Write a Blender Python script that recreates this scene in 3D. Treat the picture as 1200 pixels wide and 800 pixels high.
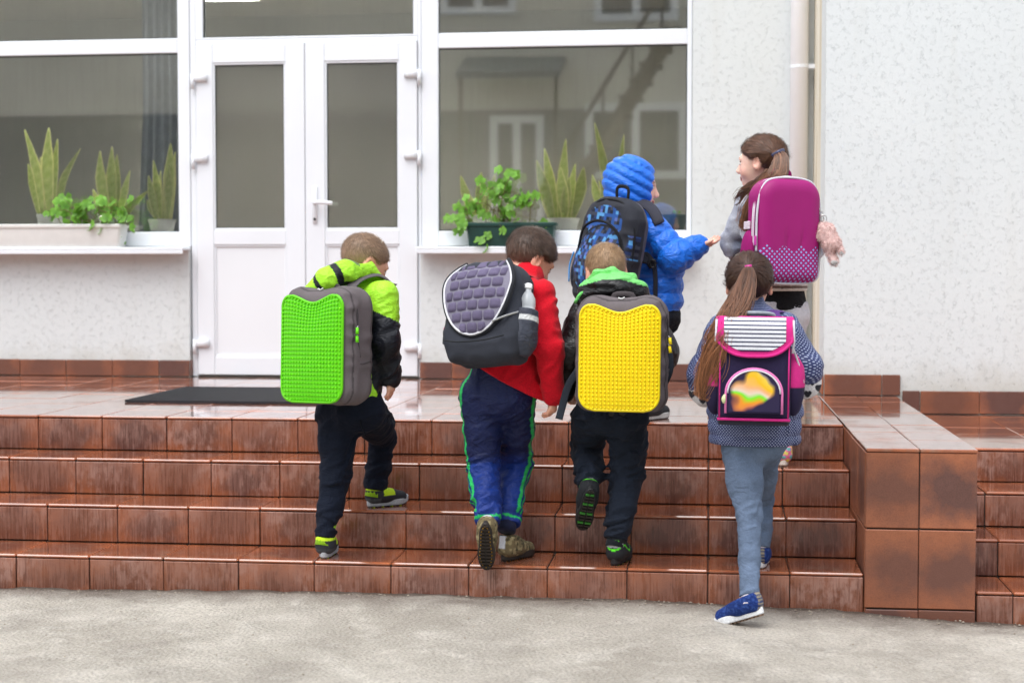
import bpy, math, random
import numpy as np
from mathutils import Vector, Matrix

for o in list(bpy.data.objects):
    bpy.data.objects.remove(o, do_unlink=True)
scene = bpy.context.scene
COL = scene.collection
rng = np.random.default_rng(7)
random.seed(7)

# ------------------------------------------------------------------ camera
F_PX, YAW, PITCH = 1843.4, 0.124, 0.044
CAM = np.array([-0.005, -5.853, 1.26])
CR = np.array([math.cos(YAW), math.sin(YAW), 0.0])
CF = np.array([-math.sin(YAW) * math.cos(PITCH), math.cos(YAW) * math.cos(PITCH), -math.sin(PITCH)])
CU = np.cross(CR, CF)
cam_d = bpy.data.cameras.new('camera')
cam = bpy.data.objects.new('camera', cam_d)
COL.objects.link(cam)
cam_d.sensor_width = 36.0
cam_d.lens = F_PX / 1200 * 36.0
cam_d.clip_start, cam_d.clip_end = 0.1, 400
M4 = Matrix(((CR[0], CU[0], -CF[0], CAM[0]), (CR[1], CU[1], -CF[1], CAM[1]), (CR[2], CU[2], -CF[2], CAM[2]), (0, 0, 0, 1)))
cam.matrix_world = M4
cam_d.dof.use_dof = True
cam_d.dof.focus_distance = 6.0
cam_d.dof.aperture_fstop = 2.8
scene.camera = cam

# ------------------------------------------------------------------ light
SUN_EL, SUN_AZ = math.radians(62), math.radians(205)     # azimuth clockwise from +Y: behind the camera, a bit to the left
world = bpy.data.worlds.new('World')
scene.world = world
world.use_nodes = True
wn, wl = world.node_tree.nodes, world.node_tree.links
wn.clear()
sky = wn.new('ShaderNodeTexSky'); sky.sky_type = 'NISHITA'; sky.sun_disc = False
sky.sun_elevation = SUN_EL; sky.sun_rotation = SUN_AZ
sky.air_density = 1.0; sky.dust_density = 1.5; sky.ozone_density = 1.0
hs = wn.new('ShaderNodeHueSaturation'); hs.inputs['Saturation'].default_value = 0.26
bg = wn.new('ShaderNodeBackground'); bg.inputs['Strength'].default_value = 0.15
wo = wn.new('ShaderNodeOutputWorld')
wl.new(sky.outputs[0], hs.inputs['Color']); wl.new(hs.outputs[0], bg.inputs['Color']); wl.new(bg.outputs[0], wo.inputs['Surface'])
sd = bpy.data.lights.new('sun', 'SUN'); sd.energy = 0.9; sd.angle = math.radians(45); sd.color = (1.0, 0.99, 0.975)
sun = bpy.data.objects.new('sun', sd); COL.objects.link(sun)
sdir = Vector((math.sin(SUN_AZ) * math.cos(SUN_EL), math.cos(SUN_AZ) * math.cos(SUN_EL), math.sin(SUN_EL)))
sun.location = sdir * 30
sun.rotation_euler = sdir.to_track_quat('Z', 'Y').to_euler()
vs = scene.view_settings
vs.view_transform = 'Standard'; vs.look = 'None'; vs.gamma = 1.0; vs.exposure = 1.22; vs.use_curve_mapping = False
scene.render.engine = 'CYCLES'

# ------------------------------------------------------------------ helpers
def P(px, py, Y):
    """point on the upright plane Y (metres behind the first riser) seen at photo pixel px,py"""
    w = CR * ((px - 600) / F_PX) + CU * ((400 - py) / F_PX) + CF
    t = (Y - CAM[1]) / w[1]
    return CAM + t * w

def PZ(px, py, Z):
    w = CR * ((px - 600) / F_PX) + CU * ((400 - py) / F_PX) + CF
    return CAM + (Z - CAM[2]) / w[2] * w

def srgb(r, g, b):
    c = np.array([r, g, b], float) / 255
    return np.where(c <= .04045, c / 12.92, ((c + .055) / 1.055) ** 2.4)

def unit(v):
    v = np.asarray(v, float)
    return v / (np.linalg.norm(v) + 1e-12)

def empty(name, loc, label, cat, group=None):
    o = bpy.data.objects.new(name, None)
    COL.objects.link(o)
    o.location = tuple(loc); o.empty_display_size = .1
    o['label'] = label; o['category'] = cat
    if group: o['group'] = group
    return o

def tag(o, label, cat, group=None):
    o['label'] = label; o['category'] = cat
    if group: o['group'] = group
    return o

def root_loc(o):
    l = np.zeros(3)
    while o is not None:
        l += np.array(o.location); o = o.parent
    return l

def mesh_data(name, V, F, mat, smooth=True, cols=None, midx=None, attrs=None):
    me = bpy.data.meshes.new(name)
    V = np.asarray(V, np.float32)
    if isinstance(F, np.ndarray):
        n, k = F.shape
        me.vertices.add(len(V)); me.vertices.foreach_set('co', V.ravel())
        me.loops.add(n * k); me.loops.foreach_set('vertex_index', F.astype(np.int32).ravel())
        me.polygons.add(n)
        me.polygons.foreach_set('loop_start', np.arange(0, n * k, k, dtype=np.int32))
        me.update(calc_edges=True); me.validate()
    else:
        me.from_pydata([tuple(map(float, v)) for v in V], [], F)
        me.update()
    for m in (mat if isinstance(mat, (list, tuple)) else [mat]):
        me.materials.append(m)
    if midx is not None:
        me.polygons.foreach_set('material_index', np.asarray(midx, np.int32))
    if smooth:
        me.polygons.foreach_set('use_smooth', np.ones(len(me.polygons), bool))
    if cols is not None:
        a = me.color_attributes.new('Col', 'FLOAT_COLOR', 'POINT')
        c = np.ones((len(V), 4), np.float32); c[:, :3] = cols
        a.data.foreach_set('color', c.ravel())
    for k, v in (attrs or {}).items():
        a = me.attributes.new(k, 'FLOAT_VECTOR', 'POINT')
        a.data.foreach_set('vector', np.asarray(v, np.float32).ravel())
    return me

def put(name, me, parent=None, loc=None):
    o = bpy.data.objects.new(name, me)
    COL.objects.link(o)
    if parent is not None: o.parent = parent
    if loc is not None: o.location = tuple(loc)
    return o

def obj(name, V, F, mat, parent=None, smooth=True, cols=None, midx=None, attrs=None, origin=None):
    """one mesh object from world-space vertices"""
    V = np.asarray(V, float)
    base = root_loc(parent) if parent is not None else np.zeros(3)
    if origin is None:
        origin = base if parent is not None else np.array([V[:, 0].mean(), V[:, 1].mean(), V[:, 2].min()])
    me = mesh_data(name, V - origin, F, mat, smooth, cols, midx, attrs)
    return put(name, me, parent, origin - base)

class MB:
    """collects shapes into one mesh"""
    def __init__(s): s.V, s.F, s.M, s.C, s.n = [], [], [], [], 0
    def add(s, V, F, m=0, c=None):
        V = np.asarray(V, float)
        s.V.append(V); s.F += [tuple(int(i) + s.n for i in f) for f in F]; s.M += [m] * len(F)
        s.C.append(np.tile(np.asarray(c if c is not None else (1, 1, 1), float), (len(V), 1)))
        s.n += len(V); return s
    def box(s, c, size, R=None, m=0, bev=0.0, col=None):
        c, h = np.asarray(c, float), np.asarray(size, float) / 2
        R = np.eye(3) if R is None else np.asarray(R)      # rows: local axes
        if bev <= 0:
            q = np.array([[x, y, z] for x in (-1, 1) for y in (-1, 1) for z in (-1, 1)], float) * h
            F = [(0, 1, 3, 2), (4, 6, 7, 5), (0, 4, 5, 1), (2, 3, 7, 6), (0, 2, 6, 4), (1, 5, 7, 3)]
            return s.add(c + q @ R, F, m, col)
        V, idx = [], {}
        for x in (-1, 1):
            for y in (-1, 1):
                for z in (-1, 1):
                    for a in range(3):
                        p = np.array([x, y, z], float) * (h - bev)
                        p[a] = (x, y, z)[a] * h[a]
                        idx[(x, y, z, a)] = len(V); V.append(p)
        F = []
        for a in range(3):
            b, d = (a + 1) % 3, (a + 2) % 3
            for sg in (-1, 1):
                def k(u, v, a=a, b=b, d=d, sg=sg):
                    t = [0, 0, 0]; t[a] = sg; t[b] = u; t[d] = v
                    return idx[(t[0], t[1], t[2], a)]
                f = [k(-1, -1), k(1, -1), k(1, 1), k(-1, 1)]
                F.append(f if sg > 0 else f[::-1])
        for a in range(3):
            b, d = (a + 1) % 3, (a + 2) % 3
            for u in (-1, 1):
                for v in (-1, 1):
                    def k(sg, ax, a=a, b=b, d=d, u=u, v=v):
                        t = [0, 0, 0]; t[a] = sg; t[b] = u; t[d] = v
                        return idx[(t[0], t[1], t[2], ax)]
                    f = [k(-1, b), k(1, b), k(1, d), k(-1, d)]
                    F.append(f if u * v < 0 else f[::-1])
        for x in (-1, 1):
            for y in (-1, 1):
                for z in (-1, 1):
                    f = [idx[(x, y, z, 0)], idx[(x, y, z, 1)], idx[(x, y, z, 2)]]
                    F.append(f if x * y * z > 0 else f[::-1])
        return s.add(c + np.array(V) @ R, F, m, col)
    def bx(s, x0, x1, y0, y1, z0, z1, m=0, bev=0.0):
        return s.box(((x0 + x1) / 2, (y0 + y1) / 2, (z0 + z1) / 2), (abs(x1 - x0), abs(y1 - y0), abs(z1 - z0)), None, m, bev)
    def loft(s, rings, m=0, close=True, cap=True, c=None):
        n = len(rings[0]); F = []
        for i in range(len(rings) - 1):
            for j in range(n if close else n - 1):
                k = (j + 1) % n
                F.append((i * n + j, i * n + k, (i + 1) * n + k, (i + 1) * n + j))
        if cap and close:
            F.append(tuple(range(n))[::-1]); b = (len(rings) - 1) * n
            F.append(tuple(range(b, b + n)))
        return s.add(np.concatenate(rings), F, m, c)
    def tube(s, pts, r, sides=8, m=0, flat=None, up=None, cap=True, c=None):
        """swept tube; flat=(a,b) multiplies the radius along the two cross axes"""
        pts = np.asarray(pts, float); n = len(pts)
        r = np.broadcast_to(np.asarray(r, float), (n,))
        T = np.gradient(pts, axis=0); T /= np.linalg.norm(T, axis=1)[:, None] + 1e-12
        u = unit(np.cross(T[0], [0, 0, 1] if abs(T[0][2]) < .9 else [0, 1, 0])) if up is None else None
        ang = np.arange(sides) * 2 * np.pi / sides
        fa, fb = flat if flat else (1, 1)
        rings = []
        for i in range(n):
            if up is not None:
                upv = np.asarray(up[i] if np.ndim(up) == 2 else up, float)
                a = unit(np.cross(T[i], upv)); b = np.cross(a, T[i])
            else:
                u = unit(u - T[i] * (u @ T[i])); a, b = u, np.cross(T[i], u)
            rings.append(pts[i] + r[i] * (np.cos(ang)[:, None] * a * fa + np.sin(ang)[:, None] * b * fb))
        return s.loft(rings, m, True, cap, c)
    def grid(s, G, m=0, c=None):
        a, b, _ = G.shape
        F = [(i * b + j, i * b + j + 1, (i + 1) * b + j + 1, (i + 1) * b + j) for i in range(a - 1) for j in range(b - 1)]
        return s.add(G.reshape(-1, 3), F, m, c)
    def lathe(s, c, prof, sides=24, m=0, axis=None):
        A = np.eye(3) if axis is None else axis
        ang = np.arange(sides) * 2 * np.pi / sides
        rings = [np.asarray(c) + np.stack([r * np.cos(ang), r * np.sin(ang), np.full(sides, z)], 1) @ A for r, z in prof]
        return s.loft(rings, m)
    def build(s, name, mat, parent=None, smooth=False, cols=False, origin=None):
        return obj(name, np.concatenate(s.V), s.F, mat, parent, smooth, np.concatenate(s.C) if cols else None, s.M, None, origin)
    def data(s, name, mat, smooth=False):
        return mesh_data(name, np.concatenate(s.V), s.F, mat, smooth, None, s.M)

def spline(pts, n):
    pts = np.asarray(pts, float)
    q = np.vstack([2 * pts[0] - pts[1], pts, 2 * pts[-1] - pts[-2]])
    out = []
    segs = len(pts) - 1
    for t in np.linspace(0, segs, n):
        i = min(int(t), segs - 1); f = t - i
        p0, p1, p2, p3 = q[i:i + 4]
        out.append(.5 * (2 * p1 + (p2 - p0) * f + (2 * p0 - 5 * p1 + 4 * p2 - p3) * f * f + (3 * p1 - p0 - 3 * p2 + p3) * f ** 3))
    return np.array(out)

# ------------------------------------------------------------------ materials
class NT:
    def __init__(s, name):
        s.m = bpy.data.materials.new(name); s.m.use_nodes = True
        s.t = s.m.node_tree; s.b = s.t.nodes['Principled BSDF']; s.out = s.t.nodes['Material Output']
    def n(s, kind, **kw):
        x = s.t.nodes.new('ShaderNode' + kind)
        for k, v in kw.items():
            if k[0] == '_': setattr(x, k[1:], v)
            else: s.set(x.inputs[k.replace('__', ' ')], v)
        return x
    def set(s, sock, v):
        if isinstance(v, bpy.types.NodeSocket): s.t.links.new(v, sock)
        elif isinstance(v, bpy.types.Node): s.t.links.new(v.outputs[0], sock)
        else:
            if sock.type == 'RGBA' and len(v) == 3: v = (*v, 1)
            sock.default_value = v
    def p(s, **kw):
        for k, v in kw.items(): s.set(s.b.inputs[k.replace('__', ' ')], v)
        return s
    def coord(s, kind='Object'):
        return s.n('TexCoord').outputs[kind]
    def pos(s): return s.n('NewGeometry').outputs['Position']
    def map(s, vec, scale=(1, 1, 1), loc=(0, 0, 0)):
        x = s.n('Mapping'); s.set(x.inputs['Vector'], vec); x.inputs['Scale'].default_value = scale; x.inputs['Location'].default_value = loc
        return x.outputs[0]
    def noise(s, vec, scale=5, detail=3, rough=.5, dist=0.0):
        x = s.n('TexNoise'); s.set(x.inputs['Vector'], vec); x.inputs['Scale'].default_value = scale
        x.inputs['Detail'].default_value = detail; x.inputs['Roughness'].default_value = rough; x.inputs['Distortion'].default_value = dist
        return x.outputs['Fac']
    def voro(s, vec, scale=5, feature='F1', rnd=1.0, dim='3D'):
        x = s.n('TexVoronoi', _feature=feature, _voronoi_dimensions=dim); s.set(x.inputs['Vector'], vec); x.inputs['Scale'].default_value = scale
        x.inputs['Randomness'].default_value = rnd
        return x
    def ramp(s, fac, stops):
        x = s.n('ValToRGB'); s.set(x.inputs['Fac'], fac)
        e = x.color_ramp.elements
        while len(e) < len(stops): e.new(.5)
        for q, (p_, c) in zip(e, stops):
            q.position = p_
            c = (c, c, c) if np.isscalar(c) else tuple(c)
            q.color = (*c, 1)
        return x.outputs['Color']
    def mix(s, fac, a, b, mode='MIX'):
        x = s.n('MixRGB', _blend_type=mode); s.set(x.inputs[0], fac); s.set(x.inputs[1], a); s.set(x.inputs[2], b)
        return x.outputs[0]
    def math(s, op, a, b=0.0, c=None):
        x = s.n('Math', _operation=op); s.set(x.inputs[0], a); s.set(x.inputs[1], b)
        if c is not None: s.set(x.inputs[2], c)
        return x.outputs[0]
    def bump(s, h, strength=.3, dist=.01, normal=None):
        x = s.n('Bump'); s.set(x.inputs['Height'], h); x.inputs['Strength'].default_value = strength; x.inputs['Distance'].default_value = dist
        if normal is not None: s.set(x.inputs['Normal'], normal)
        return x.outputs[0]
    def attr(s, name='Col', out='Color'):
        return s.n('Attribute', _attribute_name=name).outputs[out]
    def sep(s, v):
        x = s.n('SeparateXYZ'); s.set(x.inputs[0], v); return x.outputs

def plain(name, col, rough=.5, bump=0, bscale=200, metal=0, var=.12, vscale=18, coat=0, spec=.5):
    k = NT(name); c = k.coord()
    n = k.noise(c, vscale, 4)
    col = tuple(col)
    k.p(Base__Color=k.mix(k.ramp(n, [(.3, 0), (.7, 1)]), tuple(x * (1 - var) for x in col), tuple(min(1, x * (1 + var)) for x in col)),
        Roughness=rough, Metallic=metal, Coat__Weight=coat, Specular__IOR__Level=spec)
    if bump: k.p(Normal=k.bump(k.noise(c, bscale, 2), bump, .004))
    return k.m

def fabric(name, rough=.85, weave=260, bump=.25, sheen=.2, var=.14, fold=0.0, spec=.25):
    """colour from the mesh's Col attribute (the dye), weave and fine creases from the nodes"""
    k = NT(name); c = k.coord(); col = k.attr()
    n = k.noise(c, 9, 5, .6); f = k.noise(c, weave, 2, .6)
    base = k.mix(k.math('MULTIPLY', k.ramp(n, [(.3, 0), (.75, 1)]), .8), k.mix(1, col, (1 - var,) * 3, 'MULTIPLY'), k.mix(1, col, (1 + var,) * 3, 'MULTIPLY'))
    base = k.mix(.35, base, k.mix(1, base, k.ramp(f, [(.3, .55), (.7, 1.35)]), 'MULTIPLY'))
    k.p(Base__Color=base, Roughness=rough, Sheen__Weight=sheen * .15, Sheen__Roughness=.5, Specular__IOR__Level=spec)
    h = f
    nb = k.bump(h, bump, .002)
    if fold: nb = k.bump(k.noise(k.map(c, (1, 1, 1.6)), 22, 4, .55, 1.2), fold, .02, nb)
    k.p(Normal=nb)
    return k.m
# ------------------------------------------------------------------ implicit surfaces (for bodies, clothes, bags)
_perm = rng.permutation(256).astype(np.int32)
_perm = np.concatenate([_perm, _perm, _perm])
_val = rng.random(256).astype(np.float32) * 2 - 1
def vnoise(q):
    i = np.floor(q).astype(np.int32); f = (q - i).astype(np.float32)
    f = f * f * (3 - 2 * f); i &= 255
    x0, y0, z0 = i[:, 0], i[:, 1], i[:, 2]
    x1, y1, z1 = (x0 + 1) & 255, (y0 + 1) & 255, (z0 + 1) & 255
    A0, A1 = _perm[x0], _perm[x1]
    B00, B01, B10, B11 = _perm[A0 + y0], _perm[A0 + y1], _perm[A1 + y0], _perm[A1 + y1]
    def v(b, z): return _val[_perm[b + z] & 255]
    fx, fy, fz = f[:, 0], f[:, 1], f[:, 2]
    def L(a, b, t): return a + (b - a) * t
    return L(L(L(v(B00, z0), v(B10, z0), fx), L(v(B01, z0), v(B11, z0), fx), fy),
             L(L(v(B00, z1), v(B10, z1), fx), L(v(B01, z1), v(B11, z1), fx), fy), fz)
def smin(a, b, k):
    if k <= 0: return np.minimum(a, b)
    h = np.maximum(k - np.abs(a - b), 0) / k
    return np.minimum(a, b) - h * h * k * .25
def smax(a, b, k): return -smin(-a, -b, k)
def cone(a, b, ra, rb=None, s=None, w=1.0):
    """tapered capsule a-b; stretched w times along direction s"""
    a, b = np.asarray(a, np.float32), np.asarray(b, np.float32); rb = ra if rb is None else rb
    ba = b - a; L2 = float(ba @ ba) + 1e-12
    if s is not None: s = unit(s).astype(np.float32)
    def f(X):
        q = X - a; t = np.clip(q @ ba / L2, 0, 1); q = q - t[:, None] * ba
        d2 = (q * q).sum(1)
        if s is not None:
            e = q @ s; d2 = d2 - e * e * (1 - 1 / (w * w))
        return np.sqrt(np.maximum(d2, 0)) - (ra + (rb - ra) * t)
    return f
def ell(c, r, R=None):
    c, r = np.asarray(c, np.float32), np.asarray(r, np.float32)
    def f(X):
        q = X - c
        if R is not None: q = q @ np.asarray(R, np.float32).T      # R rows are the local axes
        k0 = np.linalg.norm(q / r, axis=1); k1 = np.linalg.norm(q / (r * r), axis=1) + 1e-9
        return k0 * (k0 - 1) / k1
    return f
def rbox(c, h, rad, R=None):
    c, h = np.asarray(c, np.float32), np.asarray(h, np.float32) - rad
    def f(X):
        q = X - c
        if R is not None: q = q @ np.asarray(R, np.float32).T
        q = np.abs(q) - h
        return np.linalg.norm(np.maximum(q, 0), axis=1) + np.minimum(q.max(1), 0) - rad
    return f
def plane(pt, n):
    """negative on the side the normal points away from"""
    pt, n = np.asarray(pt, np.float32), unit(n).astype(np.float32)
    return lambda X: (X - pt) @ n
def union(items, k=.03):
    """items: fn or (fn,k)"""
    def f(X):
        d = None
        for it in items:
            fn, kk = it if isinstance(it, tuple) else (it, k)
            e = fn(X); d = e if d is None else smin(d, e, kk)
        return d
    return f
def near(c, R, fn, far=.5):
    """evaluate fn only inside a sphere"""
    c = np.asarray(c, np.float32)
    def f(X):
        d = np.full(len(X), far, np.float32)
        m = ((X - c) ** 2).sum(1) < R * R
        if m.any(): d[m] = fn(X[m])
        return d
    return f
def chain(pts, rad, s=None, w=1.0, k=.02):
    pts = [np.asarray(p, float) for p in pts]
    return union([cone(pts[i], pts[i + 1], rad[i], rad[i + 1], s, w) for i in range(len(pts) - 1)], k)
def along(pts):
    """arc length of the nearest point on a polyline"""
    pts = [np.asarray(p, np.float32) for p in pts]
    def f(X):
        best = np.full(len(X), 1e9, np.float32); S = np.zeros(len(X), np.float32); acc = 0.0
        for a, b in zip(pts[:-1], pts[1:]):
            ba = b - a; L = float(np.linalg.norm(ba)); q = X - a
            t = np.clip(q @ ba / (L * L), 0, 1); e = ((q - t[:, None] * ba) ** 2).sum(1)
            m = e < best; best[m] = e[m]; S[m] = acc + t[m] * L; acc += L
        return S, np.sqrt(best)
    return f
def polygonise(fn, lo, hi, h, B=6):
    lo, hi = np.asarray(lo, float), np.asarray(hi, float)
    nb = np.maximum(np.ceil((hi - lo) / (h * B)).astype(int), 1)
    n = nb * B
    ax = [lo[i] + (np.arange(nb[i]) * B + (B - 1) / 2) * h for i in range(3)]
    C = np.stack(np.meshgrid(*ax, indexing='ij'), -1).reshape(-1, 3).astype(np.float32)
    dc = fn(C)
    act = np.abs(dc) < .5 * math.sqrt(3) * B * h * 1.35 + h
    D = np.repeat(np.repeat(np.repeat(dc.reshape(nb), B, 0), B, 1), B, 2).astype(np.float32)
    D = np.where(D < 0, -1, 1).astype(np.float32)
    ai = np.argwhere(act.reshape(nb))
    off = np.stack(np.meshgrid(*[np.arange(B)] * 3, indexing='ij'), -1).reshape(-1, 3)
    I = (ai[:, None, :] * B + off[None]).reshape(-1, 3)
    pts = (lo + I * h).astype(np.float32)
    d = np.concatenate([fn(pts[i:i + 400000]) for i in range(0, len(pts), 400000)]) if len(pts) else np.zeros(0)
    D[I[:, 0], I[:, 1], I[:, 2]] = d
    s = (D < 0)
    S = s.astype(np.uint8)
    cnt = sum(S[a:n[0] - 1 + a, b:n[1] - 1 + b, c:n[2] - 1 + c] for a in (0, 1) for b in (0, 1) for c in (0, 1))
    cells = np.argwhere((cnt > 0) & (cnt < 8))
    idx = np.full(n, -1, np.int32); idx[cells[:, 0], cells[:, 1], cells[:, 2]] = np.arange(len(cells))
    co = [(a, b, c) for a in (0, 1) for b in (0, 1) for c in (0, 1)]
    val = np.stack([D[cells[:, 0] + a, cells[:, 1] + b, cells[:, 2] + c] for a, b, c in co], 1)
    acc = np.zeros((len(cells), 3)); num = np.zeros(len(cells))
    for i in range(8):
        for j in range(i + 1, 8):
            if sum(x != y for x, y in zip(co[i], co[j])) != 1: continue
            m = (val[:, i] < 0) != (val[:, j] < 0)
            t = np.where(m, val[:, i] / (val[:, i] - val[:, j] + 1e-20), 0)
            p = np.array(co[i]) + t[:, None] * (np.array(co[j]) - np.array(co[i]))
            acc += np.where(m[:, None], p, 0); num += m
    V = lo + (cells + acc / num[:, None]) * h
    Fs = []
    for a in range(3):
        b, c = (a + 1) % 3, (a + 2) % 3
        sl0 = [slice(None)] * 3; sl1 = [slice(None)] * 3
        sl0[a] = slice(0, n[a] - 1); sl1[a] = slice(1, n[a])
        x0, x1 = s[tuple(sl0)], s[tuple(sl1)]
        for flip in (False, True):
            e = np.argwhere((~x0 & x1) if flip else (x0 & ~x1))
            e = e[(e[:, b] > 0) & (e[:, c] > 0) & (e[:, b] < n[b] - 1) & (e[:, c] < n[c] - 1)]
            if not len(e): continue
            def g(db, dc_):
                q = e.copy(); q[:, b] += db; q[:, c] += dc_
                return idx[q[:, 0], q[:, 1], q[:, 2]]
            f = np.stack([g(-1, -1), g(0, -1), g(0, 0), g(-1, 0)], 1)
            f = f[(f >= 0).all(1)]
            Fs.append(f[:, ::-1] if flip else f)
    return V, (np.concatenate(Fs) if Fs else np.zeros((0, 4), np.int32))
def normals(V, F):
    n = np.cross(V[F[:, 2]] - V[F[:, 0]], V[F[:, 3]] - V[F[:, 1]])
    N = np.zeros_like(V)
    for k in range(4): np.add.at(N, F[:, k], n)
    return N / (np.linalg.norm(N, axis=1)[:, None] + 1e-12)
def bounds(pts, pad):
    p = np.asarray(pts, float); return p.min(0) - pad, p.max(0) + pad
def sdf_obj(name, fn, lo, hi, h, mat, parent, colfn=None, attrfn=None):
    V, F = polygonise(fn, lo, hi, h)
    cols = None if colfn is None else (colfn(V) if callable(colfn) else np.asarray(colfn))
    if cols is not None and np.ndim(cols) == 1: cols = np.tile(cols, (len(V), 1))
    return obj(name, V, F, mat, parent, True, cols, None, attrfn(V) if attrfn else None)
# ------------------------------------------------------------------ setting materials
H = 0.1542                                   # riser
LZ = 4 * H                                   # landing level
def tile_mat(name, riser, runs_on=True):
    k = NT(name); oc = k.coord(); pos = k.pos()
    rnd = k.n('ObjectInfo').outputs['Random']
    shift = k.n('VectorMath', _operation='ADD'); k.set(shift.inputs[0], oc)
    cx = k.n('CombineXYZ'); k.set(cx.inputs[0], k.math('MULTIPLY', rnd, 37.0)); k.set(cx.inputs[1], k.math('MULTIPLY', rnd, 91.0)); k.set(cx.inputs[2], k.math('MULTIPLY', rnd, 53.0))
    k.set(shift.inputs[1], cx.outputs[0]); tv = shift.outputs[0]
    ln = k.n('VectorMath', _operation='LENGTH'); k.set(ln.inputs[0], k.map(oc, (1, 1, 1.5 if riser else 1)))
    blot = k.math('SUBTRACT', k.math('ADD', k.math('MULTIPLY', k.noise(tv, 9, 4, .6), .30), .02), ln.outputs['Value'])   # > 0 in the tile's flamed centre
    flame = k.ramp(k.math('ADD', blot, .1), [(.06, 0), (.20, 1)])
    rim = k.mix(k.noise(tv, 26, 4, .65), srgb(144, 82, 52), srgb(168, 104, 72))
    dark = k.mix(k.noise(tv, 18, 4, .6), srgb(82, 52, 45), srgb(100, 68, 60))
    base = k.mix(k.math('MULTIPLY', flame, k.math('ADD', k.math('MULTIPLY', rnd, .5), .50 if runs_on else .62)), rim, dark)
    val = k.math('ADD', k.math('MULTIPLY', rnd, .3), .84)
    base = k.mix(1, base, val, 'MULTIPLY')
    speck = k.ramp(k.noise(tv, 240, 2), [(.35, .7), (.55, 1.1)])
    base = k.mix(.5, base, k.mix(1, base, speck, 'MULTIPLY'))
    if riser and not runs_on:
        k.p(Base__Color=k.mix(.10, base, srgb(120, 92, 84)), Roughness=k.math('ADD', .3, k.math('MULTIPLY', k.noise(tv, 30, 3), .3)), Normal=k.bump(k.noise(tv, 60, 4, .7), .2, .004))
    elif riser:
        z = k.sep(oc)[2]
        st = k.noise(k.map(pos, (95, 60, 7)), 1.0, 3, .6, .5)              # rain runs: long and thin
        big = k.noise(k.map(tv, (1, 1, .7)), 14, 4, .65)
        lines = k.noise(k.map(pos, (170, 120, 4.5)), 1.0, 2, .5, .8)
        dripl = k.math('MULTIPLY', k.ramp(lines, [(.54, 0), (.60, 1)]), k.ramp(k.noise(tv, 9, 3, .6), [(.40, 0), (.60, 1)]))
        chalk = k.math('MULTIPLY', k.ramp(k.math('ADD', k.noise(k.map(tv, (1, 1, .55)), 30, 4, .65), k.math('MULTIPLY', z, .8)), [(.47, 0), (.60, 1)]), k.ramp(k.noise(pos, 3.3, 3), [(.40, 0), (.62, 1)]))
        runs = k.ramp(k.math('ADD', k.math('SUBTRACT', st, k.math('MULTIPLY', z, 1.2)), k.math('MULTIPLY', k.math('SUBTRACT', big, .5), .5)), [(.42, 0), (.60, 1)])
        lime = k.mix(k.math('MULTIPLY', k.math('SUBTRACT', 1.0, runs), .22), base, srgb(160, 120, 108))
        lime = k.mix(k.math('MULTIPLY', chalk, .46), lime, srgb(178, 142, 130))
        col = k.mix(k.math('MULTIPLY', runs, .22), lime, k.mix(1, base, (.62, .5, .48), 'MULTIPLY'))
        col = k.mix(k.math('MULTIPLY', dripl, .62), col, k.mix(1, base, (.5, .4, .36), 'MULTIPLY'))
        rough = k.math('ADD', k.math('MULTIPLY', k.math('SUBTRACT', 1.0, runs), .22), .16)
        nrm = k.bump(k.noise(tv, 60, 3), .06, .004)
        k.p(Base__Color=col, Roughness=rough, Normal=nrm, Specular__IOR__Level=.5)
    else:
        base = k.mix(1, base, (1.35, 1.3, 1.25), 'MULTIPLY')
        wet = k.ramp(k.noise(pos, 2.1, 5, .62, .5), [(.29, 0), (.46, 1)])
        mud = k.ramp(k.math('MULTIPLY', k.noise(pos, 4.3, 5, .65), k.noise(pos, 23, 3)), [(.27, 0), (.40, 1)])
        col = k.mix(k.math('MULTIPLY', mud, .42), base, srgb(150, 128, 112))
        col = k.mix(k.math('MULTIPLY', wet, .35), col, k.mix(1, col, (.72, .62, .58), 'MULTIPLY'))
        rough = k.math('ADD', k.math('MULTIPLY', k.math('SUBTRACT', 1.0, wet), .16), k.math('ADD', .05, k.math('MULTIPLY', mud, .15)))
        rip = k.bump(k.noise(k.map(pos, (3, 9, 1)), 3, 3), .05, .006)
        k.p(Base__Color=col, Roughness=rough, Coat__Weight=k.math('MULTIPLY', wet, .8), Coat__Roughness=.04, Normal=k.bump(k.noise(tv, 45, 3), .035, .003, rip), Specular__IOR__Level=.6)
    return k.m
M_riser = tile_mat('wet_riser_tile', True)
M_tread = tile_mat('wet_tread_tile', False)
M_pier = tile_mat('pier_face_tile', True, False)
M_grout = plain('tile_grout', srgb(70, 58, 52), .9, .4, 120)

k = NT('bark_beetle_render'); pos = k.pos()
n1 = k.noise(pos, 2.2, 4); gr = k.noise(k.map(pos, (1, 1, 1)), 48, 2, .5, 1.4)
scr = k.ramp(k.math('ABSOLUTE', k.math('SUBTRACT', gr, .47)), [(0, 1), (.032, 0)])
gate = k.ramp(k.noise(pos, 32, 2), [(.50, 0), (.62, 1)])
scr = k.math('MULTIPLY', scr, gate)
grit = k.noise(pos, 150, 3, .6)
drip = k.ramp(k.noise(k.map(pos, (9, 9, .6)), 1, 4, .6), [(.55, 0), (.8, 1)])
c = k.mix(n1, srgb(208, 213, 213), srgb(218, 222, 221))
c = k.mix(k.math('MULTIPLY', drip, .10), c, srgb(180, 172, 150))
low = k.sep(pos)[2]
splash = k.math('MULTIPLY', k.ramp(k.math('ADD', low, k.math('MULTIPLY', k.noise(pos, 7, 5, .7), .35)), [(.80, 1), (1.02, 0)]), .5)   # splashed dirt above the skirting
c = k.mix(splash, c, srgb(176, 170, 154))
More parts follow.
